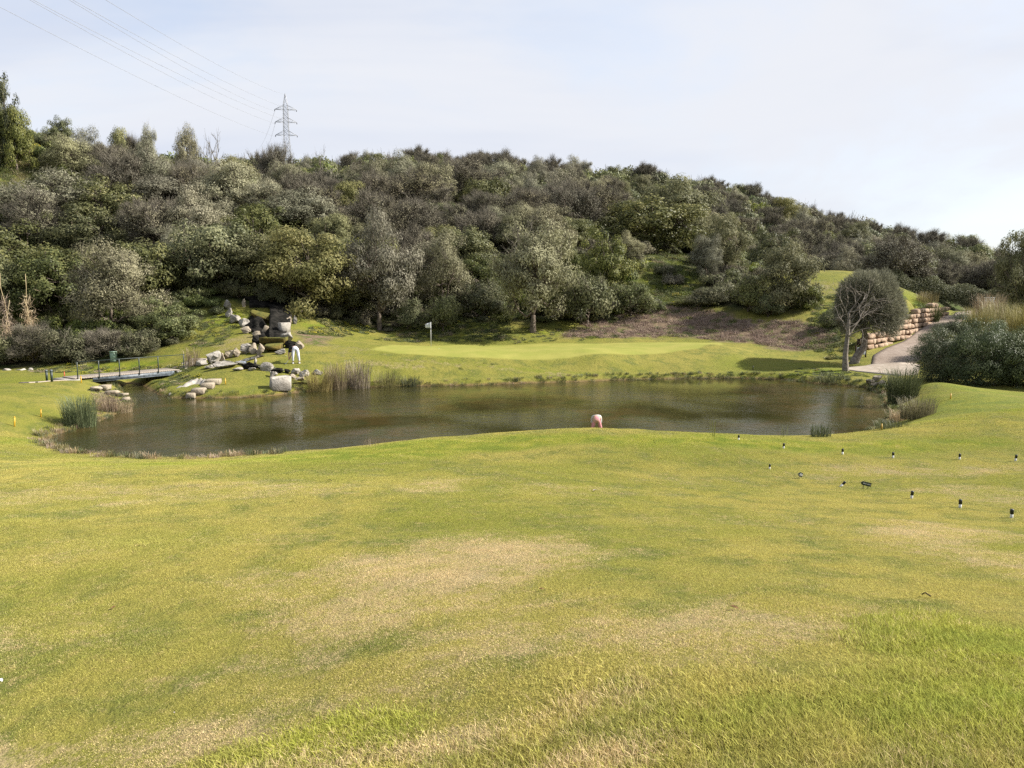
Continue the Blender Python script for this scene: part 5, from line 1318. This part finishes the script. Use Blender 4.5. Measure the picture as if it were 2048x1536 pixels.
M_CANE = worn('cane_stem', (.26, .20, .11), (.36, .29, .17), 3, .7, .3)
canes([(27, 655, 56.5), (-4, 545, 56.5)], 'long dry cane leaning out of the frame')
canes([(62, 665, 56), (46, 546, 56)], 'tall straight dry cane with a leafy tuft halfway')
canes([(73, 668, 55.5), (50, 596, 55.8)], 'shorter dry cane beside the tall straight one')
canes([(0, 675, 55), (18, 600, 55)], 'bushy dry cane at the frame edge')
for px, pb, ptp, w_, lb, mt, nn in [(14, 728, 664, 80, 'mass of bent dry grass below the leaning canes', 'straw', 420), (75, 728, 668, 80, 'dry upright grass mass next to the boulders', 'reed', 420), (125, 732, 668, 80, 'thin dry grass between the canes and the shaded trees', 'reed', 420), (100, 735, 690, 60, 'dark leafy stems just behind the bollards', 'rush', 300), (385, 742, 690, 40, 'pale dry stems at the far end of the bridge railing', 'straw', 160)]:
    clump(px, pb, ptp, w_, ML[mt], lb, nn, .02, .35, .5, name='dry_grass', cat='dry grass', Y=55.5 if px < 300 else 50.5)
# tall canes by the cart path
for i, (px, pb, ptp, w_, Y, mt, lb) in enumerate([(1950, 690, 612, 70, 60, 'reed', 'ochre cane thicket nearest the path'), (1995, 690, 600, 80, 62, 'reed', 'ochre cane thicket in the middle of the row'), (2045, 690, 606, 80, 60, 'reed', 'ochre cane thicket at the frame edge'), (1975, 640, 585, 70, 68, 'straw', 'pale dry canes standing behind the ochre thickets')]):
    clump(px, pb, ptp, w_, ML[mt], lb, 1300, .022, .22, .3, name='cane_thicket', cat='canes', Y=Y, group='tall canes beside the path')

clump(1866, 624, 604, 34, ML['rush'], 'dark plant hanging over the end of the stone wall', 300, .03, 1.2, .2, name='wall_plant', cat='plant', Y=72.5)
clump(1800, 640, 622, 26, ML['weed'], 'green weed growing on the stepped top of the stone wall', 200, .03, .9, .2, name='wall_plant', cat='plant', Y=66.5)

# ------------------------------------------------------------------ oleanders, hedge, trees by the path
mk_leafy('oleander', ML['oleander'], 830, (2.3, 2.3, 2.2), 1.5, .3, .08, 120, 24000, .5, .15, .042, lo=-.95, up=.8, spray=.7, lump=.2)
mk_leafy('oleander', ML['oleander'], 831, (2.3, 2.3, 2.1), 1.4, .3, .08, 120, 24000, .5, .15, .042, lo=-.95, up=.8, spray=.7, lump=.25)
WORDS['oleander'] = ('oleander_bush', 'oleander', 'bush')
H('oleander', 1880, 778, 655, 116, 'grey-green oleander bush closest to the cart path', Y=46.5, var=0)
H('oleander', 1950, 795, 648, 140, 'biggest grey-green oleander bush in the middle of the roadside row', Y=44.5, var=1)
H('oleander', 2032, 800, 652, 140, 'grey-green oleander bush at the frame edge', Y=44, var=0)
H('oleander', 1905, 720, 632, 96, 'darker oleander bush standing behind the one closest to the path', Y=56, var=1)
H('oleander', 1990, 740, 640, 110, 'oleander bush before the tall canes', Y=52, var=0)
H('oleander', 2110, 810, 640, 160, 'oleander bush cut by the frame edge', Y=44, var=1)
g = np.random.default_rng(5); hp = np.array([W(px, py, Y) for px, py, Y in ((1775, 600, 96), (1830, 606, 97), (1890, 612, 97), (1945, 617, 97), (1990, 620, 96))]); hp[:, 2] = terr(hp[:, 0], hp[:, 1])
k = 26000; t_ = g.uniform(0, len(hp) - 1, k); c_ = np.stack([np.interp(t_, np.arange(len(hp)), hp[:, a]) for a in range(3)], 1)
hgt = 2.6 + .35 * np.sin(t_ * 5) + .3 * vnoise(t_ * 3, t_ * 0, 1, 6); aa = g.uniform(0, PI, k); rr_ = g.uniform(.6, 1.03, k)
off = np.stack([g.normal(0, .12, k), -np.cos(aa) * 1.2 * rr_, .1 + np.sin(aa) ** .6 * hgt * rr_], 1); nr = unit(np.stack([g.normal(0, .5, k), -np.cos(aa), np.sin(aa)], 1) + g.normal(0, .5, (k, 3)))
V, Q = leaf_quads(c_ + off, nr, rdir(g, k), .2 * g.uniform(.6, 1.2, k), .09)
hd = obj('hedge', mk_mesh('hedge', V, [Q], ML['shrub'], np.repeat(np.clip(g.normal(.45, .2, k) + .25 * (off[:, 2] / hgt - .5), 0, 1), 4))); tag(hd, 'long clipped green hedge along the far bend of the cart path', 'hedge')
H('yellow', 2030, 640, 442, 90, 'slender olive-yellow tree rising above the tall canes', Y=70, var=0)
H('dark', 2060, 640, 425, 110, 'dark green tree behind the slender one at the frame edge', Y=76, var=1)
H('olive', 1692, 600, 500, 62, 'pale shrubby tree on top of the mound behind', Y=100, var=0)
H('shrub', 1662, 668, 620, 60, 'leafy bush in the hollow beside the round-crowned tree', Y=66, var=1)

def custom_tree(name, lb, base, trunk, twr, cc, R, n_l, n_t, mat, seed, branches, bark):
    g = np.random.default_rng(seed); o = empty(name, base, lb, 'tree'); base = np.array(base)
    tp = np.array([np.array(q) - base for q in trunk]); tp[0, 2] -= .3
    m_ = len(tp); tf = np.linspace(0, m_ - 1, 14); ts = np.stack([np.interp(tf, np.arange(m_), tp[:, a]) for a in range(3)], 1)
    ts[1:-1] = (ts[:-2] + 2 * ts[1:-1] + ts[2:]) / 4
    mb = MB(); mb.tube(ts, np.interp(tf, np.arange(m_), twr), 10); mb.build('trunk', bark, o, True)
    mb = MB(); fork = tp[-1]; cc = np.array(cc) - base; R = np.array(R)
    def grow(p, d, l, r, lev, mx):
        pts_ = [p]
        for i in range(4): d = unit(d + g.normal(0, .16, 3)); pts_.append(pts_[-1] + d * l / 4)
        mb.tube(pts_, np.linspace(r, r * .5, 5), 5 if lev < 2 else 3, False)
        if lev < mx:
            for i in range(3): grow(pts_[g.integers(2, 5)], unit(d + g.normal(0, .55, 3)), l * g.uniform(.55, .8), r * .5, lev + 1, mx)
    for i in range(branches[0]):
        d = unit(rdir(g, 1, branches[4])[0] + np.array(branches[1])); st = ts[g.integers(int(14 * branches[3]), 14)]; grow(st, d, branches[2] * g.uniform(.7, 1.2), .055, 0, 3)
    mb.build('branches', bark, o)
    if n_l:
        d = rdir(g, n_l, -.75); f = g.uniform(.30, 1.0, n_l) ** .5; f *= 1 + .13 * vnoise(d[:, 0] * 3 + d[:, 1], d[:, 2] * 3 - d[:, 1], 1, 77) + .07 * vnoise(d[:, 0] * 8, d[:, 2] * 8 + d[:, 1] * 5, 1, 78)
        ax = unit(d + rdir(g, n_l) * .45); P = cc + d * R * f[:, None]
        V, Q = leaf_quads(P, unit(np.cross(ax, rdir(g, n_l))), ax, .3 * g.uniform(.5, 1.2, n_l), .030)
        td = rdir(g, n_t, -.7); a_ = cc + td * R * g.uniform(.2, .7, n_t)[:, None]; v2, q2 = strips(a_, a_ + unit(td + rdir(g, n_t) * .5) * g.uniform(.4, .9, n_t)[:, None], .022, g)
        obj('crown', jmesh('crown', [(V, Q, 0, np.repeat(np.clip(g.normal(.45, .2, n_l) + .25 * (f - .6), 0, 1), 4)), (v2, q2, 1, np.full(len(v2), .5))], [mat, M_TWIG]), o)
Yt = 52.; b0 = W(1692, 742, Yt)
custom_tree('bare_tree', 'slender almost bare tree with a straight grey trunk at the path corner', b0, [b0, W(1690, 712, Yt), W(1694, 680, Yt), W(1697, 650, Yt), W(1698, 625, Yt)], [.25, .17, .14, .11, .06], W(1690, 620, Yt), (1, 1, 1), 0, 0, None, 41, (9, (-.15, 0, .5), 1.5, .45, -.2), M_BARK2)
Yt = 56.; b1 = np.array(W(1706, 724, Yt))
custom_tree('round_tree', 'round dense grey-green tree crown on a trunk leaning to the path', b1, [b1, W(1716, 708, Yt), W(1728, 695, Yt), W(1730, 672, Yt), W(1727, 652, Yt)], [.36, .27, .23, .2, .13], W(1737, 614, Yt), (2.45, 2.45, 2.7), 52000, 4200, ML['olive'], 42, (10, (.1, 0, .6), 1.3, .75, 0), M_BARK2)
# ------------------------------------------------------------------ people
def plain(name, col, rough=.8): m = NT(name); co = m.objco(); return m.out(m.pbsdf(m.mix(m.noise(9, co, 3), tuple(v * .85 for v in col), col), rough, .2, 0, m.bump(m.noise(14, co, 3), .25, .01)))
M_SKIN = plain('skin', (.42, .25, .17), .55); M_TROUS = plain('white_trousers', (.62, .62, .65)); M_SHIRT = plain('dark_shirt', (.022, .024, .030)); M_SHOE = plain('white_shoes', (.55, .55, .53)); M_CAPD = plain('black_cap', (.02, .02, .022)); M_PINK = plain('pink_fabric', (.50, .22, .24)); M_GREY = plain('pale_grey_top', (.50, .47, .45)); M_HAIR = plain('dark_hair', (.02, .014, .010))
def skin_mesh(name, verts, edges, rad, mat, parent=None, lv=2, loc=None):
    me = bpy.data.meshes.new(name); me.from_pydata([tuple(v) for v in verts], edges, []); me.materials.append(mat)
    o = obj(name, me, parent, loc); me_sk = o.modifiers.new('skin', 'SKIN'); me_sk.use_smooth_shade = True
    for i, r in enumerate(rad):
        sv = me.skin_vertices[0].data[i]; sv.radius = (r, r) if not isinstance(r, tuple) else r; sv.use_root = (i == 0)
    sd = o.modifiers.new('round', 'SUBSURF'); sd.levels = lv; sd.render_levels = lv
    return o
def person(label, base, rz, J, mats, cap=True, sleeves=True, shorts=False, bun=False):
    """J: joints in metres. The body is one skinned figure; clothes, hair and shoes are its children."""
    V = []; E = []; R = []
    def add(p, r, par=None):
        V.append(np.array(p, float)); R.append(r)
        if par is not None: E.append((par, len(V) - 1))
        return len(V) - 1
    pel = add(J['pelvis'], .135); wa = add(J['waist'], .125, pel); ch = add(J['chest'], .15, wa); ne = add(J['neck'], .055, ch); hd = add(J['head'], .095, ne)
    cr = add(np.array(J['head']) + (np.array(J['head']) - np.array(J['neck'])) * .45, .085, hd)
    hdv = unit(np.array(J['head']) - np.array(J['neck'])); fwd = np.array(J['face'], float); side = unit(np.cross(hdv, fwd))
    add(np.array(J['head']) + fwd * .105 - hdv * .02, .016, hd)                   # nose
    add(np.array(J['head']) + side * .095, .018, hd); add(np.array(J['head']) - side * .095, .018, hd)   # ears
    for s in 'LR':
        sh = add(J['sh' + s], .07, ch); el = add(J['el' + s], .045, sh); wr = add(J['wr' + s], .03, el)
        d = unit(np.array(J['wr' + s], float) - np.array(J['el' + s])); a = unit(np.cross(d, (0.3, 1, .2))); pm_ = add(np.array(J['wr' + s]) + d * .07, .034, wr)
        for f in range(4):
            q = np.array(J['wr' + s]) + d * .10 + a * (f - 1.5) * .021; k1 = add(q, .010, pm_); k2 = add(q + d * (.035 + .006 * (f in (1, 2))) + np.cross(a, d) * .012, .009, k1); add(q + d * .055 + np.cross(a, d) * .035, .008, k2)
        th = add(np.array(J['wr' + s]) + d * .04 + a * .045, .011, wr); add(np.array(J['wr' + s]) + d * .075 + a * .06 + np.cross(a, d) * .02, .009, th)
        hp = add(J['hip' + s], .095, pel); kn = add(J['kn' + s], .06, hp); an = add(J['an' + s], .04, kn); add(np.array(J['an' + s]) + np.array(J['toe']) * .16 - (0, 0, .05), .035, an)
    body = skin_mesh('person', V, E, R, mats['skin'], None, 2, base); body.rotation_euler = (0, 0, rz); tag(body, label, 'person')
    def cloth(nm, chain, rad, mat):
        VV = [J[c] if isinstance(c, str) else c for c in chain[0]]
        return skin_mesh(nm, VV, chain[1], rad, mat, body)
    mid = lambda a, b, t: tuple(np.array(J[a]) * (1 - t) + np.array(J[b]) * t)
    low = .55 if shorts else .93
    def leg(s): return [mid('kn' + s, 'an' + s, 0.0)] + ([] if shorts else [mid('kn' + s, 'an' + s, low)])
    ch_ = ['pelvis', 'waist', 'hipL', 'hipR']; ed = [(0, 1), (0, 2), (0, 3)]; rd = [.165, .145, .118, .118] if not shorts else [.12, .12, .09, .09]
    for s, hi in (('L', 2), ('R', 3)):
        prev = hi
        for i, q in enumerate(leg(s)): ch_.append(q); ed.append((prev, len(ch_) - 1)); rd.append((.075 if shorts else .088) if i == 0 else .066); prev = len(ch_) - 1
    cloth('shorts' if shorts else 'trousers', (ch_, ed), rd, mats['legs'])
    ch_ = ['waist', 'chest', 'shL', 'shR', mid('shL', 'elL', .95), mid('shR', 'elR', .95)]; cloth('shirt', (ch_, [(0, 1), (1, 2), (1, 3), (2, 4), (3, 5)]), [.15, .178, .09, .09, .062, .062], mats['top'])
    for s in 'LR':
        a = np.array(J['an' + s]); skin_mesh('shoe', [a + (0, 0, -.045), a + np.array(J['toe']) * .13 - (0, 0, .055), a - np.array(J['toe']) * .05 - (0, 0, .05)], [(0, 1), (0, 2)], [.052, .042, .045], mats['shoe'], body)
    h0 = np.array(J['head']); hv = unit(h0 - np.array(J['neck']))
    if cap: skin_mesh('cap', [h0 + hv * .04, h0 + hv * .085, h0 + hv * .05 + np.array(J['face']) * .15], [(0, 1), (0, 2)], [.108, .09, (.06, .02)], mats['cap'], body)
    skin_mesh('hair', [h0 - np.array(J['face']) * .02 + hv * .02, h0 - np.array(J['face']) * .035 - hv * .03] + ([h0 - np.array(J['face']) * .10 + hv * .12] if bun else []), [(0, 1)] + ([(0, 2)] if bun else []), [.100, .09] + ([.06] if bun else []), mats['hair'], body)
    return body
p = hit(588, 727, 40); p[2] = T(p[0], p[1])
GB = p.copy()
person('person in white trousers and dark shirt bending to the ground by the stream rocks', p, 0, dict(
    pelvis=(.12, .05, .98), waist=(.02, .16, 1.06), chest=(-.14, .36, 1.0), neck=(-.24, .50, .93), head=(-.30, .58, .84), face=(-.35, .3, -.88),
    shL=(-.30, .25, .95), elL=(-.35, .1, .66), wrL=(-.31, -.02, .40), shR=(-.06, .46, .95), elR=(-.16, .22, .66), wrR=(-.24, .02, .40),
    hipL=(.0, .02, .92), knL=(-.04, -.04, .50), anL=(-.05, -.02, .10), hipR=(.22, .08, .92), knR=(.29, .04, .50), anR=(.33, .08, .10), toe=(-.6, .7, 0)),
    dict(skin=M_SKIN, legs=M_TROUS, top=M_SHIRT, shoe=M_SHOE, cap=M_CAPD, hair=M_HAIR))
mb = MB(); mb.tube([(-.27, -.02, .42), (-.30, -.05, .28), (-.42, -.30, .04), (-.46, -.40, .02)], .012, 6); mb.tube([(-.40, -.43, .015), (-.52, -.40, .02)], [.02, .03], 6)
gc = mb.build('golf_club', M_STEEL, loc=GB); tag(gc, 'short steel golf club held low by the bending golfer', 'golf club')
Yp = 30.2; p = np.array(W(1193, 858, Yp)); p[2] = T(p[0], p[1])
topz = W(1193, 841, Yp)[2]; k = (topz - p[2]) / 1.12
pk = person('person in pink shorts and pale top bending down behind the grassy crest at the pond', p, 0, dict(
    pelvis=(0, 0, .98), waist=(.03, .16, 1.05), chest=(.05, .42, .98), neck=(.05, .60, .92), head=(.06, .70, .86), face=(0, .3, -.95),
    shL=(-.15, .46, .95), elL=(-.17, .48, .66), wrL=(-.12, .46, .42), shR=(.23, .46, .95), elR=(.24, .48, .66), wrR=(.2, .46, .42),
    hipL=(-.09, 0, .90), knL=(-.20, -.02, .50), anL=(-.22, 0, .10), hipR=(.09, 0, .90), knR=(.21, -.02, .50), anR=(.24, 0, .10), toe=(0, 1, 0)),
    dict(skin=M_SKIN, legs=M_PINK, top=M_GREY, shoe=M_SHOE, cap=M_GREY, hair=M_HAIR), cap=False, shorts=True, bun=True)
pk.scale = (.86, .86, .86)
